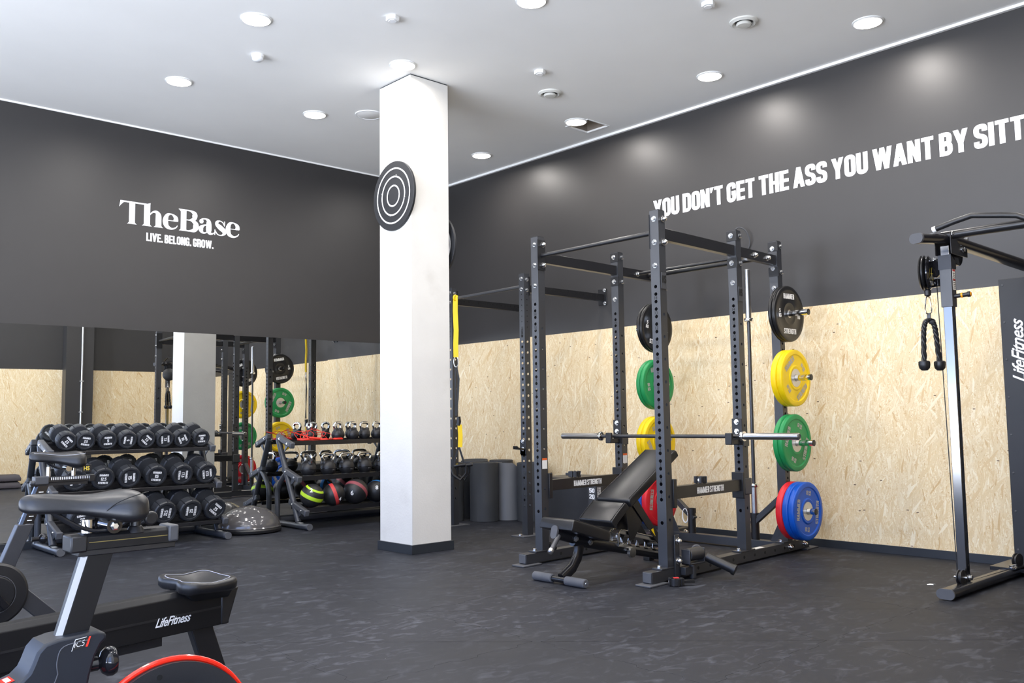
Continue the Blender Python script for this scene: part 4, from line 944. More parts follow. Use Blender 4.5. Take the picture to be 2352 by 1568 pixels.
for z in (.12, .45): q.lathe([(.006, 0), (.006, .002)], (p0[0] + .060, p0[1] - .011, z), (0, -1, 0), 10)
ob('eyelet', q, MT['zinc'], t)

bx = thing('plyo_box', 'black vinyl soft jump box with white height marks behind the bench', 'jump box', (-.37, -2.75, 0))
sec = []
for z, e in ((0, .006), (.012, 0), (.25, .0), (.49, 0), (.505, .008)):
    sec.append([(-.62 + e, -3.12 + e, z), (-.12 - e, -3.12 + e, z), (-.12 - e, -2.37 - e, z), (-.62 + e, -2.37 - e, z)])
vm = mat('wrinkled_vinyl', (.028, .029, .033), .38, bump=1.0, bscale=9)
ob('cover', M().loft(sec), vm, bx, smooth=20, bevel=.008)
ob('corner_strip', M().box(-.6225, -.6205, -3.118, -3.02, .01, .48).box(-.618, -.53, -3.1225, -3.1205, .01, .48), MT['grey'], bx)
q = M(); X_ = -.6232
write(q, '50', (X_, -3.068, .400), (0, -1, 0), (0, 0, 1), .040, .068, bold=.03); write(q, '20', (X_, -3.068, .345), (0, -1, 0), (0, 0, 1), .040, .068, bold=.03)
for k in range(6): q.box(X_ - .0003, X_, -3.085 - (.016 if k % 2 == 0 else 0), -3.070, .32 - k * .04, .325 - k * .04)
write(q, 'HAMMER', (-.572, -3.1232, .37), (0, 0, 1), (-1, 0, 0), .022, .12, bold=.04); write(q, 'STRENGTH', (-.598, -3.1232, .36), (0, 0, 1), (-1, 0, 0), .022, .14, bold=.04)
ob('lettering', q, MT['printw'], bx, smooth=0)
ob('side_seam', M().tube([(-.622, -3.0, .485), (-.624, -2.7, .487), (-.622, -2.4, .485)], .003, 6), vm, bx)

# ================================================================== CABLE MACHINE
cm = thing('cable_machine', 'dual cable crossover machine at the right edge of the photo', 'cable machine', (-.7, -7.2, 0))
def cable_side(yc, g):
    """g=+1 near column (pulley on its +y side), g=-1 far column"""
    b_ = ob('base_beam', M().oval([(-1.52, yc - .03, .035), (-.06, yc - .03, .035)], .10, .056), MT['blk'], cm)
    ob('end_cap', M().oval([(-1.532, yc - .03, .035), (-1.52, yc - .03, .035)], .105, .061), MT['cap'], b_)
    x0, x1, y0, y1 = -1.205, -1.155, yc - .03, yc + .025
    p = ob('guide_post', M().box(x0, x1, y0, y1, .06, 2.12), MT['darkchrome'], cm, bevel=.003)
    q = M()
    for k in range(17): q.lathe([(.0075, 0), (.0075, .0006)], ((x0 + x1) / 2, y0 - .0001, .16 + k * .1), (0, -1, 0), 12)
    ob('post_hole', q, MT['hole'], p)
    sl = ob('carriage', M().box(x0 - .008, x1 + .008, y0 - .008, y1 + .008, 1.735, 1.98), MT['post'], cm, bevel=.002)
    ob('carriage_bracket', M().prism([(x0 - .012, y0 - .012, 1.97), (x1 + .012, y0 - .012, 1.97), (x1 + .012, y0 - .012, 2.02), (x0 - .012, y0 - .012, 2.06), (x0 - .012, y0 - .012, 1.97)][:4], (0, y1 - y0 + .024, 0)), MT['blk'], sl)
    ob('depth_label', M().box(x0 - .0095, x0 - .0085, y1 - .03, y1 - .01, 2.00, 2.04), MT['cap'], sl)
    ob('warning_sticker', M().box(x0 + .008, x1 - .004, y0 - .0092, y0 - .008, 1.84, 1.97), MT['label'], sl)
    q = M()
    for k in range(9): q.box(x0 + .012, x1 - .010, y0 - .0096, y0 - .0092, 1.850 + k * .0115, 1.8535 + k * .0115)
    ob('small_print', q, MT['blackprint'], sl)
    ob('sticker_band', M().box(x0 + .008, x1 - .004, y0 - .0097, y0 - .0092, 1.957, 1.968).box(x0 + .008, x1 - .004, y0 - .0097, y0 - .0092, 1.90, 1.907), MT['coral'], sl)
    k0 = ob('adjust_pin', M().cyl(((x0 + x1) / 2, y0 - .005, 1.80), ((x0 + x1) / 2 + .01, y0 - .085, 1.805), .0135, 18), MT['dark'], cm)
    ob('pin_ring', M().cyl(((x0 + x1) / 2 + .006, y0 - .045, 1.803), ((x0 + x1) / 2 + .007, y0 - .055, 1.8035), .0158, 18), MT['orange'], k0)
    ob('pin_knob', M().lathe([(.016, 0), (.0175, .004), (.0175, .016), (.014, .019)], ((x0 + x1) / 2 + .010, y0 - .080, 1.805), (.12, -1, .06), 18), MT['dark'], k0)
    ob('pin_tip', M().lathe([(.014, 0), (.012, .003), (.001, .004)], ((x0 + x1) / 2 + .0125, y0 - .0995, 1.8062), (.12, -1, .06), 18), MT['orange'], k0)
    # swivelling double pulley housing
    hy = yc + .115; hc = (-1.19, hy, 1.965)
    hs = ob('pulley_housing', M().lathe([(.02, -.024), (.095, -.022), (.108, -.012), (.108, -.004), (.098, 0), (.098, 0)], hc, (-.22, .97, 0), 36), MT['gloss'], cm)
    ob('pulley_wheel', M().lathe([(.098, .004), (.112, .012), (.100, .018), (.100, .024), (.112, .030), (.098, .040), (.02, .042)], hc, (-.22, .97, 0), 36), MT['dark'], hs)
    ob('oval_emblem', M().lathe([(.035, 0), (.042, 0), (.042, .001), (.035, .001)], (hc[0] + .008, hy - .0265, 1.955), (.22, -.97, 0), 32, False, False), MT['gold'], hs)
    q = M(); xe = Vector((.97, .22, 0)); write(q, 'CABLE', (hc[0] + .006, hy - .0275, 1.962), xe, (0, 0, 1), .010, .048, bold=.03) if False else q.box(hc[0] - .014, hc[0] + .026, hy - .032, hy - .029, 1.953, 1.957)
    ob('emblem_bar', q, MT['gold'], hs)
    ob('housing_arm', M().beam((-1.17, yc + .03, 2.00), (-1.165, yc + .095, 1.98), .05, .10).beam((-1.15, yc + .06, 1.90), (-1.13, yc + .11, 1.90), .03, .05), MT['gloss'], hs, bevel=.004)
    for dx, z in ((.045, 2.045), (.03, 2.0), (.05, 1.90), (-.02, 1.895)): bolt(hs, (hc[0] + dx, hy - .024, z), (.22, -.97, 0))
    ob('hang_cable', M().cyl((-1.205, hy - .0, 1.86), (-1.205, hy, 1.815), .004, 8), MT['pcable'], cm)
    ob('rubber_stop', M().lathe([(.012, 0), (.020, .006), (.020, .035), (.012, .045)], (-1.205, hy, 1.815), (0, 0, 1), 18), MT['dark'], cm)
    ob('return_cable', M().cyl((-1.095, yc + .10, 1.88), (-1.21, yc + .025, .08), .003, 8), MT['pcable'], cm)
    # top: cap beam going back to the tower
    tb = ob('top_beam', M().oval([(-1.42, yc + .07, 2.150), (-1.16, yc - .0, 2.165), (-.17, yc + g * -.26, 2.018)], .095, .060), MT['blk'], cm)
    ob('end_cap', M().oval([(-1.434, yc + .074, 2.149), (-1.42, yc + .07, 2.150)], .098, .063), MT['cap'], tb)
    ob('top_pulley', M().lathe([(.02, -.02), (.070, -.018), (.070, .018), (.02, .02)], (-1.06, yc - .01, 2.075), (0, 1, 0), 30), MT['gloss'], tb)
    ob('top_bracket', M().box(-1.23, -.98, yc - .055, yc - .046, 2.06, 2.20).box(-1.23, -.98, yc + .04, yc + .048, 2.06, 2.20), MT['blk'], tb, bevel=.004)
    for dx, z in ((-1.0, 2.175), (-1.06, 2.105), (-1.20, 2.185)): bolt(tb, (dx, yc - .055, z), (0, -1, 0))
    bp = ob('base_pulley', M().lathe([(.012, -.018), (.045, -.014), (.045, -.008), (.037, -.003), (.037, .003), (.045, .008), (.045, .014), (.012, .018)], (-1.27, yc - .02, .098), (0, 1, 0), 28), MT['dark'], b_)
    ob('pulley_axle', M().cyl((-1.27, yc - .055, .098), (-1.27, yc + .02, .098), .007, 12), MT['zinc'], bp)
    bp = ob('rear_pulley', M().lathe([(.012, -.018), (.045, -.014), (.045, -.008), (.037, -.003), (.037, .003), (.045, .008), (.045, .014), (.012, .018)], (-.42, yc - .05, .105), (.2, 1, 0), 28), MT['dark'], b_)
    ob('pulley_plate', M().box(-.56, -.30, yc - .085, yc + .015, .063, .071), MT['blk'], bp)
    for k in (0, 1): bolt(b_, (-.53 + k * .05, yc - .05, .071), (0, 0, 1))
    ob('low_cable', M().cyl((-1.27, yc - .02, .060), (-.42, yc - .05, .064), .003, 8), MT['pcable'], b_)
    bolt(p, (x1 - .01, y0 - .0, .085), (0, -1, 0))
YC = (-6.615, -7.85)
cable_side(YC[0], 1); cable_side(YC[1], -1)
ob('cross_beam', M().oval([(-1.185, -6.60, 2.185), (-1.185, -7.86, 2.185)], .055, .055), MT['satin'], cm)
gp = ob('pull_up_handle', M().tube([(-1.235, -6.585, 2.228), (-1.235, -6.70, 2.256), (-1.235, -6.80, 2.275), (-1.235, -6.98, 2.245), (-1.23, -7.05, 2.232), (-1.21, -7.12, 2.195)], .0175, 14), MT['dark'], cm)
ob('handle_tip', M().cyl((-1.235, -6.586, 2.2277), (-1.235, -6.565, 2.2225), .0195, 16), MT['white'], gp)
gp = ob('pull_up_handle', M().tube([(-1.235, -7.88, 2.228), (-1.235, -7.76, 2.256), (-1.235, -7.66, 2.275), (-1.235, -7.48, 2.245), (-1.23, -7.41, 2.232), (-1.21, -7.34, 2.195)], .0175, 14), MT['dark'], cm)
pn = ob('tower_shroud', M().box(-.25, -.06, -7.30, -6.59, .055, 2.0), MT['machine'], cm, bevel=.004)
for yv in (-6.615, -7.275):
    for k in range(8): ob('rivet', M().lathe([(.008, 0), (.006, .003), (.001, .004)], (-.25, yv, .15 + k * .258), (-1, 0, 0), 12), MT['grey'], pn)
q = M(); write(q, 'LifeFitness', (-.2515, -6.690, 1.50), (0, 0, 1), (0, 1, 0), .085, .44, bold=.018, shear=.5, space=.95); ob('lettering', q, MT['printw'], pn, smooth=0)
ob('stack_base', M().box(-.45, -.04, -7.4, -6.5, .03, .055), MT['blk'], cm)
def rope(yc, lab):
    x, y = -1.205, yc + .115; t = thing('rope_attachment', lab, 'rope attachment', (x, y, 1.35), group='triceps ropes on the cable machine')
    ob('carabiner', M().tube([(x + a * .018, y - a * .012, z) for a, z in ((.0, 1.815), (.55, 1.808), (.75, 1.78), (1.05, 1.735), (.9, 1.712), (.3, 1.700), (-.3, 1.700), (-.9, 1.712), (-1.05, 1.735), (-.75, 1.78), (-.55, 1.808))], .0045, 8, True), MT['chrome'], t)
    ob('swivel', M().beam((x, y, 1.708), (x, y, 1.665), .022, .010).lathe([(.012, 0), (.018, .01), (.018, .03), (.012, .04)], (x - .0, y, 1.655), (.8, -.4, 0), 14), MT['grey'], t, bevel=.002)
    dx, dy = .035, -.020
    for sd in (-1, 1):
        cen = [(x, y, 1.668), (x + sd * dx * .6, y + sd * dy * .6, 1.655), (x + sd * dx, y + sd * dy, 1.61), (x + sd * dx * (1.25 if sd > 0 else 1.15), y + sd * dy * 1.2, 1.52), (x + sd * dx * (1.65 if sd > 0 else 1.05), y + sd * dy * 1.4, 1.395)]
        cc = cr([tuple(p) for p in cen], 10)
        for s3 in range(3):
            pts_ = []
            for k, p in enumerate(cc):
                a = k * .55 + s3 * 2 * pi / 3; pts_.append((p[0] + .0085 * cos(a), p[1] + .0085 * sin(a), p[2]))
            ob('strand', M().tube(pts_, .0088, 8), MT['dark'], t)
        e = cc[-1]
        ob('end_ball', M().lathe([(.006, .014), (.026, .012), (.034, .006), (.035, -.012), (.031, -.034), (.018, -.048), (.001, -.050)], e, (0, 0, 1), 24), MT['dark'], t)
    return t
rope(YC[0], 'black twisted rope with ball ends hanging from the near pulley'); rope(YC[1], 'black twisted rope on the far pulley, seen only in the mirror')

# ================================================================== DUMBBELL AND KETTLEBELL RACKS
def rack_end(root, x, P, inner):
    """one A-shaped side frame at x. P: arms ((yb,zb,yf,zf)...), leg, rear leg, foot"""
    f = ob('side_frame', M().tube([(x, P['leg'][0], P['leg'][1]), (x, P['leg'][2], P['leg'][3])], .030, 20, up=(1, 0, 0)), MT['tube'], root)
    ob('rear_leg', M().tube(cr([(x, a, b) for a, b in P['rear']], 5), .027, 16, up=(1, 0, 0)), MT['tube'], root)
    ft = ob('foot_beam', M().oval([(x, P['foot'][0], .034), (x, P['foot'][1], .034)], .062, .058), MT['tube'], root)
    ob('foot_cap', M().oval([(x, P['foot'][1], .034), (x, P['foot'][1] - .035, .034)], .068, .064), MT['cap'], ft)
    ob('rubber_pad', M().box(x - .03, x + .03, P['foot'][1] + .02, P['foot'][1] + .07, 0, .007).box(x - .03, x + .03, P['foot'][0] - .07, P['foot'][0] - .02, 0, .007), MT['dark'], ft)
    ob('floor_label', M().box(x - .02, x + .02, P['foot'][1] + .12, P['foot'][1] + .20, .0632, .0638), MT['label'], ft)
    for yb, zb, yf, zf in P['arms']:
        a = ob('arm', M().beam((x, yb, zb - .030), (x, yf, zf - .030), .052, .060), MT['grey'], root, bevel=.012)
        d = Vector((0, yf - yb, zf - zb)).normalized()
        ob('arm_cap', M().beam(Vector((x, yf, zf - .030)) - d * .004, Vector((x, yf, zf - .030)) + d * .014, .056, .064), MT['cap'], a, bevel=.012)
        ob('gusset', M().prism([(x - .004, yb * .45 + yf * .55, zf * .55 + zb * .45 - .05), (x - .004, yb * .25 + yf * .75, zf - .035), (x - .004, yb * .55 + yf * .45, zb * .5 + zf * .5 - .15)], (.008, 0, 0)), MT['tube'], a)
        for t_ in (.25, .8): bolt(a, (x - .0265, yb + (yf - yb) * t_, zb + (zf - zb) * t_ - .03), (-1, 0, 0)).scale = (.55, .55, .55)
    return f
DP = dict(arms=[(-.13, .960, -.43, .868), (-.26, .622, -.58, .525), (-.40, .300, -.73, .197)], leg=(-.14, .90, -.57, .07), rear=[(-.31, .55), (-.20, .46), (-.135, .36), (-.13, .20), (-.13, .05)], foot=(-.07, -.76))
KP = DP
dr = thing('dumbbell_rack', 'three-tier black steel rack full of dumbbells against the mirrors', 'dumbbell rack', (-3.88, -.4, 0))
kr = thing('kettlebell_rack', 'three-tier black rack with kettlebells and medicine balls beside the column', 'kettlebell rack', (-1.56, -.4, 0))
for x in (-4.60, -3.145): rack_end(dr, x, DP, 1)
for x in (-2.29, -.835): rack_end(kr, x, KP, 1)
def tray_d(P, x0, x1, root):
    for i, (yb, zb, yf, zf) in enumerate(P['arms']):
        s_ = (zf - zb) / (yf - yb); zz = lambda y: zb + s_ * (y - yb) - .045
        f = ob('front_shelf_rail', M().beam((x0 + .028, yf + .035, zz(yf + .035) + .0), (x1 - .028, yf + .035, zz(yf + .035)), .05, .035), MT['blk'], root, bevel=.003)
        ob('rear_shelf_rail', M().beam((x0 + .028, yb - .03, zz(yb - .03)), (x1 - .028, yb - .03, zz(yb - .03)), .05, .035), MT['blk'], root, bevel=.003)
        ob('shelf_pan', M().prism([(x0 + .03, yf + .05, zz(yf + .05) - .008), (x0 + .03, yb - .04, zz(yb - .04) - .008), (x0 + .03, yb - .04, zz(yb - .04) - .004), (x0 + .03, yf + .05, zz(yf + .05) - .004)], (x1 - x0 - .06, 0, 0)), MT['blk'], root)
tray_d(DP, -4.60, -3.145, dr)
# cross tubes at the back
ob('back_tube', M().oval([(-4.60, -.10, .055), (-3.145, -.10, .055)], .04, .06), MT['tube'], dr)
ob('back_tube', M().oval([(-2.29, -.10, .055), (-.835, -.10, .055)], .04, .06), MT['tube'], kr)
KZ = (.872, .515, .205)
for i, (yb, zb, yf, zf) in enumerate(KP['arms']):
    z = KZ[i]; y0, y1 = yf + .005, yb + .03
    ob('tray', M().box(-2.262, -.863, y0 + .006, y1, z - .006, z), MT['blk'], kr)
    ob('tray_lip', M().box(-2.262, -.863, y0, y0 + .006, z - .035, z + .012), MT['blk'], kr)
    ob('tray_back_lip', M().box(-2.262, -.863, y1 - .006, y1, z - .02, z + .02), MT['blk'], kr)

# dumbbells ----------------------------------------------------------
def db_proto(R_, L_, hl, num, lab, grp):
    t = thing('dumbbell', lab, 'dumbbell', (0, 0, 0), group=grp, world=False)
    ob('handle', M().lathe([(.0145, -L_ / 2 + hl - .002), (.0165, -.02), (.0175, 0), (.0165, .02), (.0145, L_ / 2 - hl + .002)], (0, 0, 0), (0, 1, 0), 18), MT['chrome'], t)
    n = 64
    def outl(r, y):
        o = []
        for k in range(n):
            ph = k % 8; a = 2 * pi * (k + {0: .0, 1: -.55, 7: .55}.get(ph, 0)) / n
            mid = abs(((k % 8) - 4)) / 4 * (pi / 8); rr = r * (.935 if ph == 0 else min(1.0, .985 / cos(mid) if ph not in (0,) else 1))
            o.append((rr * cos(a), y, rr * sin(a)))
        return o
    def circ(r, y): return [(r * cos(2 * pi * k / n), y, r * sin(2 * pi * k / n)) for k in range(n)]
    for sd in (-1, 1):
        ya, yb_ = sd * (L_ / 2 - hl), sd * L_ / 2
        m = M().loft([circ(.02, ya - sd * .004), circ(R_ * .55, ya), outl(R_ * .93, ya + sd * .004), outl(R_, ya + sd * .014), outl(R_, yb_ - sd * .014), outl(R_ * .93, yb_ - sd * .003), circ(R_ * .80, yb_), circ(R_ * .72, yb_ - sd * .002), circ(R_ * .69, yb_ - sd * .008), circ(R_ * .62, yb_ - sd * .0085), circ(R_ * .60, yb_ - sd * .005), circ(.004, yb_ - sd * .005)], caps=False)
        h = ob('head', m, MT['rubber'], t, smooth=28)
        q = M(); yt = yb_ - sd * .005 + sd * .0012; xd = (-sd, 0, 0)
        xd = (1, 0, 0) if sd < 0 else (-1, 0, 0); k = R_ / .082
        write(q, 'HAMMER', (0, yt, .029 * k), xd, (0, 0, 1), .0165 * k, .064 * k, bold=.05); write(q, num, (0, yt, 0), xd, (0, 0, 1), .024 * k, bold=.05, wd=(.015 if len(num) == 1 else .03 if len(num) < 4 else .040) * k); write(q, 'STRENGTH', (0, yt, -.029 * k), xd, (0, 0, 1), .0165 * k, .070 * k, bold=.05)
        ob('lettering', q, MT['printw'], h, smooth=0)
    return t
def place_db(o, x, y, z, tilt, roll, yaw=0):
    o.rotation_mode = 'QUATERNION'
    o.rotation_quaternion = (Matrix.Rotation(yaw, 3, 'Z') @ Matrix.Rotation(tilt, 3, 'X') @ Matrix.Rotation(roll, 3, 'Y')).to_quaternion(); o.location = (x, y, z)
cradm = None
def cradle(R_, x, y, z, tilt, root):
    m = M(); n = 9; A = [(-pi / 2 - .75 + 1.5 * k / n) for k in range(n + 1)]
    for sy in (-.014, .014): pass
    inn = [((R_ + .004) * cos(a), (R_ + .004) * sin(a)) for a in A]; out = [((R_ + .010) * cos(a), (R_ + .010) * sin(a)) for a in A]
    k = n + 1; vs = [(a, -.02, b) for a, b in inn] + [(a, .02, b) for a, b in inn] + [(a, -.02, b) for a, b in out] + [(a, .02, b) for a, b in out]
    fs = [(i, i + 1, k + i + 1, k + i) for i in range(n)] + [(2 * k + i, 3 * k + i, 3 * k + i + 1, 2 * k + i + 1) for i in range(n)] + [(i, 2 * k + i, 2 * k + i + 1, i + 1) for i in range(n)] + [(k + i, k + i + 1, 3 * k + i + 1, 3 * k + i) for i in range(n)]
    T = Matrix.Translation((x, y, z)) @ Matrix.Rotation(tilt, 4, 'X')
    m.add([T @ Vector(p) for p in vs], fs); ob('cradle', m, MT['dark'], root)
rows = [
    (0, .083, .285, .085, [(-4.466, '2.5', 'second', .8), (-4.309, '2.5', 'x', .15), (-4.124, '5', 'x', -.05), (-3.944, '5', 'x', -1.5), (-3.780, '7.5', 'x', .75), (-3.606, '7.5', 'x', 1.45), (-3.437, '10', 'x', 1.1), (-3.255, '10', 'x', -.05)], 'top tier', 'dumbbells on the top tier'),
    (1, .098, .335, .105, [(-4.43, '12.5', 'x', 1.5), (-4.205, '12.5', 'x', 0.05), (-3.975, '15', 'x', 1.5), (-3.738, '15', 'x', .1), (-3.497, '17.5', 'x', 1.55), (-3.268, '17.5', 'x', 1.35)], 'middle tier', 'dumbbells on the middle tier'),
    (2, .104, .36, .115, [(-4.415, '20', 'x', -.2), (-4.18, '20', 'x', .4), (-3.95, '22.5', 'x', 1.1), (-3.718, '22.5', 'x', -1.5), (-3.480, '25', 'x', -1.55), (-3.245, '25', 'x', .7)], 'bottom tier', 'dumbbells on the bottom tier')]
protos = {}
ordn = ['leftmost', 'second from left', 'third from left', 'fourth from left', 'fourth from right', 'third from right', 'second from right', 'rightmost']
for ai, R_, L_, hl, items, tier, grp in rows:
    yb, zb, yf, zf = DP['arms'][ai]; s_ = (zf - zb) / (yf - yb); tilt = math.atan(s_); nrm = Vector((0, -sin(tilt), cos(tilt)))
    yfront = yf + .05; N_ = len(items)
    for k, (x, num, _, rl) in enumerate(items):
        o8 = ordn if N_ == 8 else ordn[:3] + ordn[5:]
        lab = 'black rubber dumbbell marked %s, %s on the %s' % (num, o8[k], tier)
        key = (ai, num)
        L2 = L_; yc = yfront + (L2 / 2 - .03) * cos(tilt); zc = zb + s_ * (yc - yb) - .027
        c = Vector((x, yc, zc)) + nrm * (R_ + .006)
        if key not in protos: protos[key] = db_proto(R_, L2, hl, num, lab, grp); o = protos[key]
        else: o = dup(protos[key], c, (0, 0, 0), lab, grp)
        place_db(o, c.x, c.y, c.z, tilt, rl, random.uniform(-.03, .03))
        ax = Vector((0, -cos(tilt), -sin(tilt)))
        for e in (L2 / 2 - hl / 2, -(L2 / 2 - hl / 2)):
            p = c + ax * e; cradle(R_, p.x, p.y, p.z, tilt, dr)

# kettlebells --------------------------------------------------------
def kb_proto(r, hw, hh, num, lab, grp):
    t = thing('kettlebell', lab, 'kettlebell', (0, 0, 0), group=grp, world=False)
    prof = [(.0005, 0), (r * .55, 0), (r * .70, r * .06)] + [(r * cos(a), r * .93 + r * sin(a)) for a in [(-50 + 10 * k) * pi / 180 for k in range(13)]] + [(r * .22, r * 1.90), (.0005, r * 1.92)]
    b_ = ob('bell', M().lathe(prof, n=32, cap0=False, cap1=False), MT['kb'], t)
    ob('belt_groove', M().lathe([(r * 1.003, r * .86), (r * 1.012, r * .88), (r * 1.012, r * .92), (r * 1.003, r * .94)], n=32, cap0=False, cap1=False), MT['gloss'], b_)
    zt_ = r * 1.86 + hh
    cpts = [(-hw * .62, 0, r * 1.60), (-hw * .95, 0, r * 1.86 + hh * .35), (-hw, 0, r * 1.86 + hh * .62), (-hw * .80, 0, zt_ - .006), (-hw * .4, 0, zt_), (hw * .4, 0, zt_), (hw * .80, 0, zt_ - .006), (hw, 0, r * 1.86 + hh * .62), (hw * .95, 0, r * 1.86 + hh * .35), (hw * .62, 0, r * 1.60)]
    ob('handle', M().tube(cr(cpts, 4), .0145, 14, up=(0, 1, 0)), MT['chrome'], t)
    for sd in (-1, 1): ob('handle_boot', M().lathe([(.026, 0), (.020, .022), (.0155, .032)], (sd * hw * .60, 0, r * 1.58), (sd * .25, 0, 1), 16), MT['kb'], t)
    q = M(); write(q, num, (0, -r * .93, r * .62), (1, 0, 0), (0, -.35, .94), r * .26, bold=.04); ob('numbering', q, MT['printw'], b_, smooth=0)
    return t
gm = 'kettlebells on the middle tray'; gt = 'kettlebells on the top tray'
k1 = kb_proto(.083, .084, .068, '20', 'black kettlebell marked 20, third along the middle tray', gm)
k2 = kb_proto(.066, .052, .068, '8', 'small kettlebell on the top tray beside the red cords', gt)
k1.location = (-1.66, -.465, KZ[1]); k1.rotation_euler = (0, 0, .15)
for x, y, rz, l in ((-2.12, -.465, 1.45, 'leftmost kettlebell on the middle tray, its chrome handle edge-on'), (-1.885, -.465, .25, 'second kettlebell along the middle tray, chrome handle facing out'), (-1.425, -.46, .1, 'fourth kettlebell along the middle tray'), (-1.20, -.45, .5, 'kettlebell on the middle tray next to the column edge'), (-.97, -.43, .2, 'middle tray kettlebell hidden behind the column')):
    dup(k1, (x, y, KZ[1]), (0, 0, rz), l, gm)
k2.location = (-1.69, -.335, KZ[0]); k2.rotation_euler = (0, 0, .3)
for x, y, rz, l in ((-1.495, -.335, .35, 'second small kettlebell along the top tray'), (-1.33, -.31, .1, 'third small kettlebell along the top tray'), (-1.165, -.31, .2, 'small kettlebell on the top tray next to the column edge'), (-.98, -.30, .1, 'small kettlebell on the top tray hidden behind the column'), (-1.94, -.19, 1.3, 'small kettlebell behind the tangled red cords'), (-1.58, -.18, .4, 'small kettlebell in the rear row of the top tray')):
    dup(k2, (x, y, KZ[0]), (0, 0, rz), l, gt)
# medicine balls -----------------------------------------------------
def medball(x, y, r, stripe, num, ax, ax2, lab, nd):
    z = KZ[2] + r + .001; t = thing('medicine_ball', lab, 'medicine ball', (x, y, z), group='medicine balls on the bottom tray')
    b_ = ob('shell', M().ball((x, y, z), r, nu=40, nv=24), MT['ball'], t, smooth=80)
    for a_, w_, off in ((ax, .155, .0), (ax2, .10, .72)):
        if a_ is None: continue
        prof = [(r * 1.004 * cos(w_ * k / 3 + off), r * 1.004 * sin(w_ * k / 3 + off)) for k in range(-3, 4)]
        ob('stripe', M().lathe(prof, (x, y, z), a_, 56, False, False), MT[stripe], b_, smooth=80)
    d = Vector(nd).normalized(); s3, u3 = frame(d); q = M(); write(q, num, Vector((x, y, z)) + d * (r * 1.006), s3 * -1 if False else (Vector((0, 0, 1)).cross(d)).normalized(), u3, r * .38, bold=.02)
    q.v = [tuple(Vector((x, y, z)) + (Vector(p) - Vector((x, y, z))).normalized() * r * 1.008) for p in q.v]
    ob('numbering', q, MT['printw'], b_, smooth=0)
medball(-2.155, -.60, .120, 'lime', '2', (.25, -.35, .9), (.25, -.35, .9), 'black medicine ball with lime green stripes, leftmost on the bottom tray', (-.50, -.75, .55))
medball(-1.900, -.60, .117, 'coral', '4', (.85, -.30, .30), None, 'black medicine ball with a bright red stripe, second on the bottom tray', (.1, -.9, -.35))
medball(-1.630, -.60, .132, 'dusk', '6', (.70, .30, .62), None, 'larger black medicine ball with a dusty red stripe, third on the bottom tray', (-.75, -.65, -.05))
medball(-1.365, -.60, .118, 'cyan', '8', (-.55, -.82, .1), (.5, .3, .8), 'black medicine ball with a blue stripe beside the column edge', (-.5, -.8, .4))
medball(-1.08, -.59, .12, 'dusk', '9', (.6, .2, .7), None, 'medicine ball on the bottom tray hidden behind the column', (-.5, -.8, .3))
# red tubing with handles
t = thing('resistance_tube', 'tangle of red resistance tubing with handles on the top tray', 'resistance band', (-1.98, -.33, KZ[0] + .01))
random.seed(5)
for k in range(7):
    pts_ = []; cx_ = -2.0 + .035 * random.uniform(-4, 4); cy_ = -.30 + random.uniform(-.04, .04); a0 = random.uniform(0, 6); rr = random.uniform(.07, .16); hz_ = random.uniform(.03, .13); tw = random.uniform(-.5, .5)
    for j in range(9):
        a = a0 + j * .78; c_ = cos(a) * random.uniform(.85, 1.1)
        pts_.append((cx_ + rr * c_, cy_ + rr * .35 * sin(a) + .03 * tw * c_, KZ[0] + .010 + hz_ * (.5 + .5 * sin(a + tw))))
    ob('tube', M().tube(cr(pts_, 6), .0030, 6), MT['cord'], t)
for a, b_ in (((-2.05, -.36, .912), (-1.90, -.395, .892)), ((-2.16, -.30, .895), (-2.04, -.37, .893)), ((-1.96, -.38, .892), (-1.80, -.375, .890))):
    ob('handle', M().lathe([(.010, 0), (.014, .01), (.012, .06), (.015, .11), (.010, .12)], a, Vector(b_) - Vector(a), 14), MT['cord'], t)
t = thing('resistance_tube', 'red resistance tube draped along the front lip of the top tray', 'resistance band', (-1.93, -.39, KZ[0] + .01))
ob('tube', M().tube(cr([(-2.24, -.32, .975), (-2.14, -.30, .95), (-1.95, -.39, .892), (-1.82, -.40, .892), (-1.72, -.405, .892)], 8), .005, 8), MT['cord'], t)
ob('handle', M().lathe([(.010, 0), (.014, .01), (.012, .05), (.014, .10), (.010, .11)], (-1.78, -.40, .892), (1, -.02, 0), 14), MT['cord'], t)

# half dome
t = thing('balance_dome', 'shiny grey half-dome balance trainer between the two racks', 'balance trainer', (-2.74, -.40, 0))
R_ = .30
ob('platform', M().lathe([(R_ * .93, 0), (R_ + .008, .012), (R_ + .012, .035), (R_ + .004, .050), (R_ - .01, .052)], (-2.74, -.40, 0), n=64), MT['dark'], t)
pr = []
for k in range(25):
    a = k / 24 * pi / 2; rr = R_ * cos(a) + .0; zz_ = .050 + .205 * sin(a); e = .0012 * (1 if k % 3 == 0 else 0); pr.append((max(rr + e, .0006), zz_ + e))
ob('dome', M().lathe(pr, (-2.74, -.40, 0), n=64, cap0=False, cap1=False), MT['bosu'], t, smooth=60)
ob('rim_band', M().lathe([(R_ + .004, .048), (R_ + .008, .055), (R_ + .002, .064)], (-2.74, -.40, 0), n=64, cap0=False, cap1=False), MT['bosu'], t)

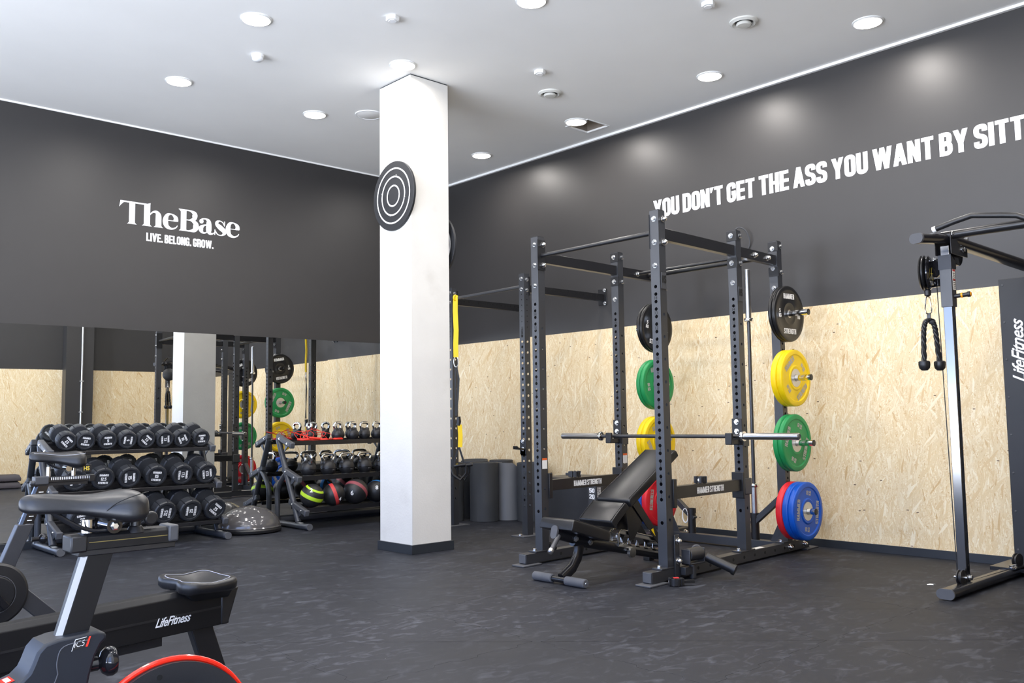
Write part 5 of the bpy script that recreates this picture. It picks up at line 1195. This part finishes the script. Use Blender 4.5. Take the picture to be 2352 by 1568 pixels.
# ================================================================== ROWING MACHINE
ry = -5.375
rw = thing('rowing_machine', 'black rowing machine with sliding seat, crossing the lower left', 'rowing machine', (-5.9, ry, 0))
d = Vector((-1, 0, -.050)); pe = Vector((-5.33, ry, .368)); ex = lambda s_: tuple(pe + d * s_)
def railsec(p, k=1): x, y, z = p; return [(x, y - .045, z - .078), (x, y + .045, z - .078), (x, y + .045, z + .058), (x, y + .026, z + .078), (x, y - .026, z + .078), (x, y - .045, z + .058)]
rl = ob('rail', M().loft([railsec(ex(0)), railsec(ex(2.25))]), MT['ink'], rw, smooth=0, bevel=.003)
gr = M()
for sd in (-1, 1): gr.loft([[(x, ry + sd * .0452, z - .012), (x, ry + sd * .0475, z - .012), (x, ry + sd * .0475, z - .004), (x, ry + sd * .0452, z - .004)] for x, _, z in (ex(.01), ex(2.2))])
ob('rail_groove', gr, MT['dark'], rl)
ob('under_rail', M().loft([[(x, ry - .03, z - .112), (x, ry + .03, z - .112), (x, ry + .03, z - .077), (x, ry - .03, z - .077)] for x, _, z in (ex(.26), ex(2.2))]), MT['blk'], rl)
ob('end_cover', M().loft([[(x0_, ry - .05, z - .080), (x0_, ry + .05, z - .080), (x1_, ry + .05, z + .06), (x1_, ry - .05, z + .06)] for x0_, x1_, z in ((-5.335, -5.292, .368), (-5.365, -5.365, .368))]), MT['dark'], rl, bevel=.006)
q = M(); xm, _, zm = ex(.225); write(q, 'LifeFitness', (xm + .0, ry - .0486, zm - .020), (1, 0, .05), (.0, 0, 1), .034, .138, bold=.018, shear=.5, space=.95); ob('lettering', q, MT['printw'], rl, smooth=0)
ob('rear_leg', M().beam((-5.44, ry, .31), (-5.345, ry, .03), .05, .085), MT['satin'], rw, bevel=.004)
ob('rear_foot', M().oval([(-5.345, ry - .22, .025), (-5.345, ry + .22, .025)], .06, .045), MT['dark'], rw)
# seat: saddle-like, waisted pad wider across than long
ob('carriage', M().loft([[(-5.53 + .05 * (1 - t), ry - .06 - .05 * t, .395 + .042 * t), (-5.34 - .0 * t, ry - .06 - .05 * t, .395 + .042 * t), (-5.34, ry + .06 + .05 * t, .395 + .042 * t), (-5.53 + .05 * (1 - t), ry + .06 + .05 * t, .395 + .042 * t)] for t in (0, .5, 1)]), MT['dark'], rw, bevel=.004)
def seat_pts(z_, k, dip):
    o = []; n = 40
    for i in range(n):
        a = 2 * pi * i / n; cx_, sy_ = cos(a), sin(a)
        sx = abs(cx_) ** .45 * (1 if cx_ > 0 else -1); sy = abs(sy_) ** .45 * (1 if sy_ > 0 else -1)
        x = sx * .115 * k; y = sy * .165 * k
        if cx_ < 0: x += .030 * math.exp(-(y / .05) ** 2) * k          # notch towards the flywheel side
        z = z_ - dip * math.exp(-(x / .07) ** 2) * (1 if abs(y) < .2 else 0) * .6 + dip * .9 * (abs(y) / .165) ** 2 * .5
        o.append((-5.445 + x, ry - .005 + y, z))
    return o
sq_ = M().loft([seat_pts(.436, .92, 0), seat_pts(.446, .99, 0), seat_pts(.462, 1.0, .010), seat_pts(.474, .985, .018), seat_pts(.480, .93, .022), seat_pts(.478, .76, .030), seat_pts(.474, .4, .034), seat_pts(.472, .05, .034)])
so = ob('seat', sq_, MT['vinyl'], rw, smooth=60)
ob('seat_piping', M().tube(seat_pts(.4800, .82, .026), .0013, 6, True), MT['stitch'], so)
# front end, outside the frame
ob('front_foot', M().oval([(-7.45, ry - .25, .025), (-7.45, ry + .25, .025)], .07, .05), MT['dark'], rw)
ob('front_leg', M().beam((-7.45, ry, .04), (-7.45, ry, .25), .06, .06), MT['satin'], rw)
ob('flywheel_cover', M().lathe([(.02, -.09), (.27, -.08), (.29, -.05), (.29, .05), (.27, .08), (.02, .09)], (-7.75, ry, .42), (0, 1, 0), 40), MT['dark'], rw)

# ================================================================== EXERCISE BIKES
def saddle(root, x0, yc, zt_, L_, stitchm, tk=1.0):
    S_ = [(0, .004, -.012, -.024), (.03, .016, -.002, -.032), (.10, .024, .002, -.036), (.25, .030, -.001, -.037), (.42, .036, -.006, -.040), (.58, .050, -.006, -.048), (.72, .070, .001, -.058), (.84, .084, .005, -.064), (.93, .080, .002, -.060), (.98, .060, -.008, -.052), (1, .030, -.020, -.040)]
    secs = []
    for s_, hw, zt2, zb in S_:
        zb *= tk
        ring = []; n = 18; sc = L_ / .27
        for k in range(n):
            a = 2 * pi * k / n; c_, s2 = cos(a), sin(a); zm = zt_ + (zt2 * .25 + zb * .75); up_ = (zt2 - zb) * .75; dn = (zt2 - zb) * .25
            yy = abs(c_) ** .75 * (1 if c_ > 0 else -1) * hw * sc; z = zm + (up_ * abs(s2) ** .8 if s2 >= 0 else -dn * abs(s2) ** .6)
            if s_ > .5 and s2 > .7: z -= .006 * (s_ - .5) * 2
            ring.append((x0 + s_ * L_, yc + yy, z))
        secs.append(ring)
    sd_ = ob('saddle', M().loft(secs), MT['vinyl'], root, smooth=80, sub=1)
    ks = L_ / .27
    q = M()
    for sg in (-1, 1):
        q.tube(cr([(x0 + .02 * ks, yc + sg * .012, zt_ - .006), (x0 + .08 * ks, yc + sg * .0275 * ks, zt_ - .013), (x0 + .15 * ks, yc + sg * .041 * ks, zt_ - .020), (x0 + .20 * ks, yc + sg * .071 * ks, zt_ - .018), (x0 + .25 * ks, yc + sg * .081 * ks, zt_ - .012)] if stitchm == 'stitch' else [(x0 + .165 * ks, yc + sg * .048, zt_ - .045), (x0 + .185 * ks, yc + sg * .063, zt_ - .025), (x0 + .215 * ks, yc + sg * .0815, zt_ - .011), (x0 + .25 * ks, yc + sg * .079, zt_ - .004)], 6), .0011, 5)
    ob('stitching', q, MT[stitchm], sd_)
    q = M()
    for sg in (-1, 1): q.tube(cr([(x0 + .07 * ks, yc + sg * .010, zt_ - .040), (x0 + .11 * ks, yc + sg * .016, zt_ - .066), (x0 + .15 * ks, yc + sg * .020, zt_ - .082), (x0 + .20 * ks, yc + sg * .022, zt_ - .080), (x0 + .235 * ks, yc + sg * .030, zt_ - .058)], 5), .0042, 8)
    ob('saddle_rails', q, MT['blk'], sd_); return sd_
b1 = thing('exercise_bike', 'nearest exercise bike with black saddle and red-rimmed flywheel', 'exercise bike', (-6.3, -6.85, 0))
yb = -6.85; zt_ = .940
saddle(b1, -6.465, yb, zt_, .250, 'blackprint', 1.15)
ob('saddle_clamp', M().cyl((-6.285, yb - .030, .865), (-6.285, yb + .030, .865), .016, 20), MT['gloss'], b1)
ob('clamp_bolt', M().lathe([(.010, 0), (.010, .004), (.006, .007)], (-6.285, yb - .030, .865), (0, -1, 0), 6), MT['zinc'], b1)
ob('clamp_post', M().cyl((-6.330, yb, .845), (-6.330, yb, .880), .0135, 18), MT['alu'], b1)
ob('release_lever', M().cyl((-6.235, yb - .012, .850), (-6.235, yb - .012, .885), .011, 16).lathe([(.020, 0), (.013, .015)], (-6.235, yb - .012, .845), (0, 0, 1), 18).lathe([(.013, -.006), (.016, 0), (.013, .006)], (-6.205, yb - .02, .874), (0, 1, .1), 20), MT['dark'], b1, bevel=.002)
rl = ob('slide_rail', M().loft([[(x, yb - .026, .818), (x, yb + .026, .818), (x, yb + .026, .845), (x, yb + .018, .852), (x, yb - .018, .852), (x, yb - .026, .845)] for x in (-6.345, -6.150)]), MT['ink'], b1, smooth=0, bevel=.0015)
ob('front_bracket', M().loft([[(x, yb - .029, .815), (x, yb + .029, .815), (x, yb + .029, .850), (x, yb - .029, .850)] for x in (-6.372, -6.338)]), MT['dark'], rl, bevel=.004)
ob('rear_bracket', M().loft([[(x, yb - .030, .820), (x, yb + .030, .820), (x, yb + .030, .856), (x, yb - .030, .856)] for x in (-6.168, -6.145)]), MT['grey'], rl, bevel=.004)
ob('lower_plate', M().loft([[(x, yb - .022, .806), (x, yb + .022, .806), (x, yb + .022, .819), (x, yb - .022, .819)] for x in (-6.355, -6.150)]), MT['dark'], rl, bevel=.002)
ob('brass_line', M().box(-6.335, -6.170, yb - .0268, yb - .026, .8335, .8350), MT['brass'], rl)
def post_sec(x, z, wx=.056, wy=.034): return [(x - wx / 2, yb - wy * .25, z), (x - wx * .3, yb - wy / 2, z), (x + wx / 2, yb - wy / 2, z), (x + wx / 2, yb + wy / 2, z), (x - wx * .3, yb + wy / 2, z), (x - wx / 2, yb + wy * .25, z)]
sp_ = ob('seat_post', M().loft([post_sec(-6.374, .60, .062), post_sec(-6.312, .812, .062)]), MT['ink'], b1, smooth=0, bevel=.001)
ob('post_strip', M().loft([[(x - .0282, yb - .0085, z), (x - .0172, yb - .0172, z), (x - .0172, yb - .0160, z), (x - .0270, yb - .0075, z)] for x, z in ((-6.3765, .602), (-6.3155, .811))]), MT['alu'], sp_, smooth=0)  # pale metal strip paints in the window's reflection on the chamfered post
hp = [(-6.433, .630), (-6.420, .644), (-6.395, .650), (-6.320, .654), (-6.303, .649), (-6.299, .637), (-6.310, .627), (-6.322, .604), (-6.332, .565), (-6.345, .48), (-6.36, .36), (-6.37, .30), (-6.47, .28), (-6.45, .40), (-6.46, .46), (-6.52, .47), (-7.05, .33), (-7.05, .414), (-6.62, .532), (-6.50, .567), (-6.462, .580), (-6.448, .593), (-6.442, .606)]
fr = ob('frame', M().prism([(x, yb - .045, z) for x, z in hp], (0, .09, 0)), MT['housing'], b1, smooth=25, bevel=.006)
ob('frame_edge_line', M().tube(cr([(-6.3950, yb - .0462, 0.5820), (-6.3970, yb - .0462, 0.6070), (-6.3850, yb - .0462, 0.6340), (-6.3350, yb - .0462, 0.6400)], 5), .0012, 6).tube(cr([(-6.3950, yb - .0462, 0.5820), (-6.4070, yb - .0462, 0.5570), (-6.4450, yb - .0462, 0.5370), (-6.5350, yb - .0462, 0.5100)], 5), .0012, 6), MT['cap'], fr)
ob('model_badge', M().prism([(-6.3770, yb - .0462, 0.5940), (-6.3680, yb - .0462, 0.6230), (-6.3270, yb - .0462, 0.6270), (-6.3350, yb - .0462, 0.6020)], (0, .001, 0)), MT['gloss'], fr)
q = M(); write(q, 'IC5', (-6.3560, yb - .0468, 0.6110), (1, 0, .1), (.15, 0, 1), .016, .026, bold=-.005); q.prism([(-6.3770, yb - .0464, 0.5940), (-6.3680, yb - .0464, 0.6230), (-6.3665, yb - .0464, 0.6230), (-6.3755, yb - .0464, 0.5940)], (0, -.0008, 0)).prism([(-6.3680, yb - .0464, 0.6225), (-6.3380, yb - .0464, 0.6255), (-6.3380, yb - .0464, 0.6270), (-6.3680, yb - .0464, 0.6240)], (0, -.0008, 0))
ob('badge_lettering', q, MT['label'], fr, smooth=0)
ob('red_slash', M().prism([(-6.3405, yb - .0466, 0.6000), (-6.3350, yb - .0466, 0.6000), (-6.3265, yb - .0466, 0.6270), (-6.3315, yb - .0466, 0.6270)], (0, -.0008, 0)), MT['redgloss'], fr)
ob('red_flank', M().prism([(-6.3370, yb - .040, 0.5570), (-6.3320, yb - .03, 0.5570), (-6.3700, yb - .03, 0.3420), (-6.3780, yb - .040, 0.3420)], (0, .05, 0)), MT['redgloss'], fr)
for o in fr.children:
    if o.name.split('.')[0] in ('model_badge', 'badge_lettering', 'red_slash'):
        o.scale = (.74, 1, .74); o.location = (-.052 * .26, 0, .611 * .26 + .024)
# resistance scale on the sloping top tube
u_ = Vector((-6.62 + 6.50, 0, .532 - .567)).normalized(); o_ = Vector((-6.486, yb, .5725)); q = M()
for k in range(26):
    c0 = o_ + u_ * (.012 + k * .0085); wv = .010 + (.008 if k % 5 == 0 else 0); q.add([c0 + Vector((0, -.005 - wv, .0012)), c0 + Vector((0, .008, .0012)), c0 + Vector((0, .008, .0012)) + u_ * .0022, c0 + Vector((0, -.005 - wv, .0012)) + u_ * .0022], [(0, 1, 2, 3)])
ob('scale_marks', q, MT['printw'], fr, smooth=0)
ob('scale_end', M().add([o_ + Vector((0, -.022, .0012)), o_ + Vector((0, .022, .0012)), o_ + Vector((0, .022, .0012)) - u_ * .020, o_ + Vector((0, -.022, .0012)) - u_ * .020], [(0, 1, 2, 3)]), MT['redgloss'], fr, smooth=0)
ob('scale_window', M().add([o_ - u_ * .005 + Vector((0, -.015, .0022)), o_ - u_ * .005 + Vector((0, .015, .0022)), o_ + Vector((0, .015, .0022)) - u_ * .015, o_ + Vector((0, -.015, .0022)) - u_ * .015], [(0, 1, 2, 3)]), MT['printw'], fr, smooth=0)
kn = ob('height_knob', M().lathe([(.015, 0), (.015, .022), (.012, .026), (.022, .030), (.030, .040), (.031, .050), (.027, .058), (.012, .063), (.001, .064)], (-6.330, yb - .01, .580), (1, -.1, .04), 28), MT['gloss'], b1)
# flywheel
wx, wy_, wz = -6.172, -6.915, .387; R_ = .190
fw = ob('flywheel', M().lathe([(.02, -.012), (.120, -.012), (.132, -.017), (R_ - .008, -.017), (R_ - .008, .017), (.02, .017)], (wx, wy_, wz), (0, 1, 0), 72), MT['machine'], b1)
ob('red_rim', M().tube([(wx + (R_ - .003) * cos(a), wy_, wz + (R_ - .003) * sin(a)) for a in [k * 2 * pi / 72 for k in range(72)]], .0065, 10, True, up=(0, 1, 0)), MT['redgloss'], fw)
ob('inner_cover', M().lathe([(.01, -.0185), (.138, -.0185), (.142, -.014)], (wx, wy_, wz), (0, 1, 0), 60, False, False), MT['hole'], fw)
ob('balance_hole', M().lathe([(.006, 0), (.006, .001)], (wx - .032, wy_ - .0175, wz + .158), (0, -1, 0), 14), MT['hole'], fw)
ob('axle', M().cyl((wx, wy_ - .05, wz), (wx, yb + .04, wz), .012, 16), MT['dark'], fw)
ob('rear_stay', M().beam((-6.33, yb, .42), (wx, yb, wz), .04, .05).beam((wx, yb, wz), (-5.98, yb, .06), .05, .06), MT['housing'], b1, bevel=.003)
ob('rear_stabiliser', M().oval([(-5.98, yb - .24, .035), (-5.98, yb + .24, .035)], .07, .055), MT['dark'], b1)
ob('down_tube', M().beam((-6.40, yb, .33), (-7.00, yb, .08), .06, .08), MT['housing'], b1, bevel=.003)
ob('front_stabiliser', M().oval([(-7.02, yb - .26, .035), (-7.02, yb + .26, .035)], .07, .055), MT['dark'], b1)
ob('crank_cover', M().lathe([(.02, -.03), (.10, -.028), (.115, -.012), (.115, .012)], (-6.46, yb - .03, .30), (0, 1, 0), 40), MT['dark'], b1)
ob('handlebar_post', M().beam((-6.98, yb, .38), (-6.90, yb, .95), .04, .06), MT['gloss'], b1)
ob('handlebar', M().tube([(-7.12, yb - .18, 1.02), (-6.98, yb - .2, .99), (-6.90, yb - .1, .98), (-6.90, yb + .1, .98), (-6.98, yb + .2, .99), (-7.12, yb + .18, 1.02)], .015, 12), MT['dark'], b1)

b2 = thing('exercise_bike', 'farther exercise bike beside the dumbbell rack, with white-stitched saddle', 'exercise bike', (-5.65, -4.25, 0))
yb = -4.25; saddle(b2, -5.768, yb, .958, .246, 'stitch', 1.35)
rl = ob('slide_rail', M().box(-5.69, -5.50, yb - .022, yb + .022, .812, .838), MT['satin'], b2, bevel=.002)
q = M()
for k in range(22): q.box(-5.675 + k * .0080, -5.6715 + k * .0080, yb - .0226, yb - .022, .824, .836)
ob('rail_scale', q, MT['printw'], rl)
ob('rail_front', M().box(-5.745, -5.685, yb - .027, yb + .027, .806, .842).cyl((-5.765, yb - .02, .815), (-5.745, yb - .02, .815), .010, 12), MT['grey'], rl, bevel=.003)
ob('rail_rear', M().box(-5.505, -5.480, yb - .026, yb + .026, .808, .842), MT['dark'], rl, bevel=.003)
ob('lower_plate', M().box(-5.76, -5.51, yb - .018, yb + .018, .798, .812), MT['dark'], rl)
ob('saddle_clamp', M().cyl((-5.68, yb, .838), (-5.68, yb, .885), .010, 14).cyl((-5.60, yb - .03, .875), (-5.60, yb + .03, .875), .014, 16).cyl((-5.57, yb, .838), (-5.57, yb, .88), .009, 14), MT['alu'], b2)
tg = ob('square_tag', M().box(-5.552, -5.508, yb - .0600, yb - .0530, .856, .892), MT['dark'], b2, bevel=.001)
q = M(); write(q, 'HS', (-5.530, yb - .0608, .874), (1, 0, 0), (0, 0, 1), .020, .026, bold=.02); ob('lettering', q, MT['gold'], tg, smooth=0)
ob('seat_post', M().loft([post_sec(-5.742, .56), post_sec(-5.655, .80)]), MT['gloss'], b2, smooth=0).location
sp2 = [o for o in b2.children if o.name.startswith('seat_post')][0]
q = M()
for k in range(9):
    z = .625 + k * .018; x = -5.742 + (z - .56) * .3625
    q.box(x - .004, x + .016, yb - .0178, yb - .017, z, z + .0035)
ob('height_marks', q, MT['printw'], sp2)
ob('sleeve', M().loft([[(x - .034, yb - .026, z), (x + .034, yb - .026, z), (x + .034, yb + .026, z), (x - .034, yb + .026, z)] for x, z in ((-5.840, .33), (-5.722, .628))]), MT['post'], b2, bevel=.003, smooth=0)
ob('height_knob', M().lathe([(.011, 0), (.011, .03), (.020, .036), (.025, .046), (.025, .054), (.018, .062), (.001, .064)], (-5.69, yb, .555), (1, -.1, 0), 24), MT['gloss'], b2)
cv = ob('drive_cover', M().lathe([(.02, -.035), (.075, -.035), (.08, -.028), (.128, -.026), (.138, -.018), (.140, 0), (.138, .018)], (-5.845, yb - .02, .33), (0, 1, 0), 56), MT['dark'], b2)
ob('cover_ring', M().lathe([(.082, -.0275), (.084, -.0285), (.086, -.0275)], (-5.845, yb - .02, .33), (0, 1, 0), 48, False, False), MT['cap'], cv)
ob('crank_arm', M().beam((-5.86, yb - .065, .35), (-5.80, yb - .065, .27), .03, .015, up=(0, 1, 0)), MT['gloss'], cv, bevel=.003)
ob('cover_hole', M().lathe([(.006, 0), (.006, .001)], (-5.835, yb - .047, .455), (0, -1, 0), 12), MT['hole'], cv)
ob('rear_leg', M().beam((-5.74, yb, .32), (-5.46, yb, .05), .05, .07), MT['post'], b2, bevel=.003)
ob('rear_stabiliser', M().oval([(-5.44, yb - .25, .035), (-5.44, yb + .25, .035)], .07, .055), MT['dark'], b2)
ob('front_frame', M().beam((-5.86, yb, .36), (-6.55, yb, .30), .06, .09).beam((-6.55, yb, .28), (-6.60, yb, .06), .06, .07), MT['post'], b2, bevel=.003)
ob('front_stabiliser', M().oval([(-6.60, yb - .25, .035), (-6.60, yb + .25, .035)], .07, .055), MT['dark'], b2)
ob('handlebar_post', M().beam((-6.50, yb, .34), (-6.40, yb, .95), .04, .06), MT['gloss'], b2)
ob('handlebar', M().tube([(-6.62, yb - .18, 1.02), (-6.48, yb - .2, .99), (-6.40, yb - .1, .98), (-6.40, yb + .1, .98), (-6.48, yb + .2, .99), (-6.62, yb + .18, 1.02)], .015, 12), MT['dark'], b2)

for o in b2.children:
    if o.name.split('.')[0] in ('seat_post', 'sleeve', 'height_knob', 'drive_cover', 'rear_leg', 'rear_stabiliser', 'front_frame'): o.location.x -= .055

# ================================================================== SMALL THINGS
def stepper(z, lab):
    t = thing('aerobic_step', lab, 'aerobic step', (-3.95, -8.90, z), group='stacked steps by the back wall')
    c = M().loft([[(-4.50 + e, -9.10 + e, z + h), (-3.40 - e, -9.10 + e, z + h), (-3.40 - e, -8.70 - e, z + h), (-4.50 + e, -8.70 - e, z + h)] for e, h in ((0, .012), (.0, .06), (.03, .115), (.045, .12))])
    ob('deck', c, MT['step'], t, bevel=.006)
    for x in (-4.45, -3.65): ob('foot_block', M().box(x, x + .2, -9.08, -8.72, z, z + .012), MT['dark'], t)
stepper(0, 'lower of two stacked dark steps, reflected at the left edge'); stepper(.12, 'upper of two stacked dark steps, reflected at the left edge')
t = thing('paper_scrap', 'small torn white scrap of paper on the rubber floor', 'paper scrap', (-1.10, -6.38, .001))
ob('sheet', M().prism([(-1.13, -6.37, .002), (-1.105, -6.40, .002), (-1.09, -6.385, .004), (-1.065, -6.395, .002), (-1.08, -6.365, .003), (-1.11, -6.36, .002)], (0, 0, .0012)), MT['printw'], t)
t = thing('wall_cable', 'loose grey cable end poking out of the dark wall above the rack', 'cable', (0, -4.40, 2.73))
ob('sheath', M().tube(cr([(-.002, -4.43, 2.52), (-.02, -4.48, 2.62), (-.05, -4.46, 2.72), (-.075, -4.405, 2.755), (-.10, -4.375, 2.72), (-.11, -4.37, 2.66)], 6), .006, 8), MT['grey'], t)
ob('frayed_end', M().cyl((-.108, -4.371, 2.68), (-.112, -4.368, 2.64), .009, 10), MT['cap'], t)
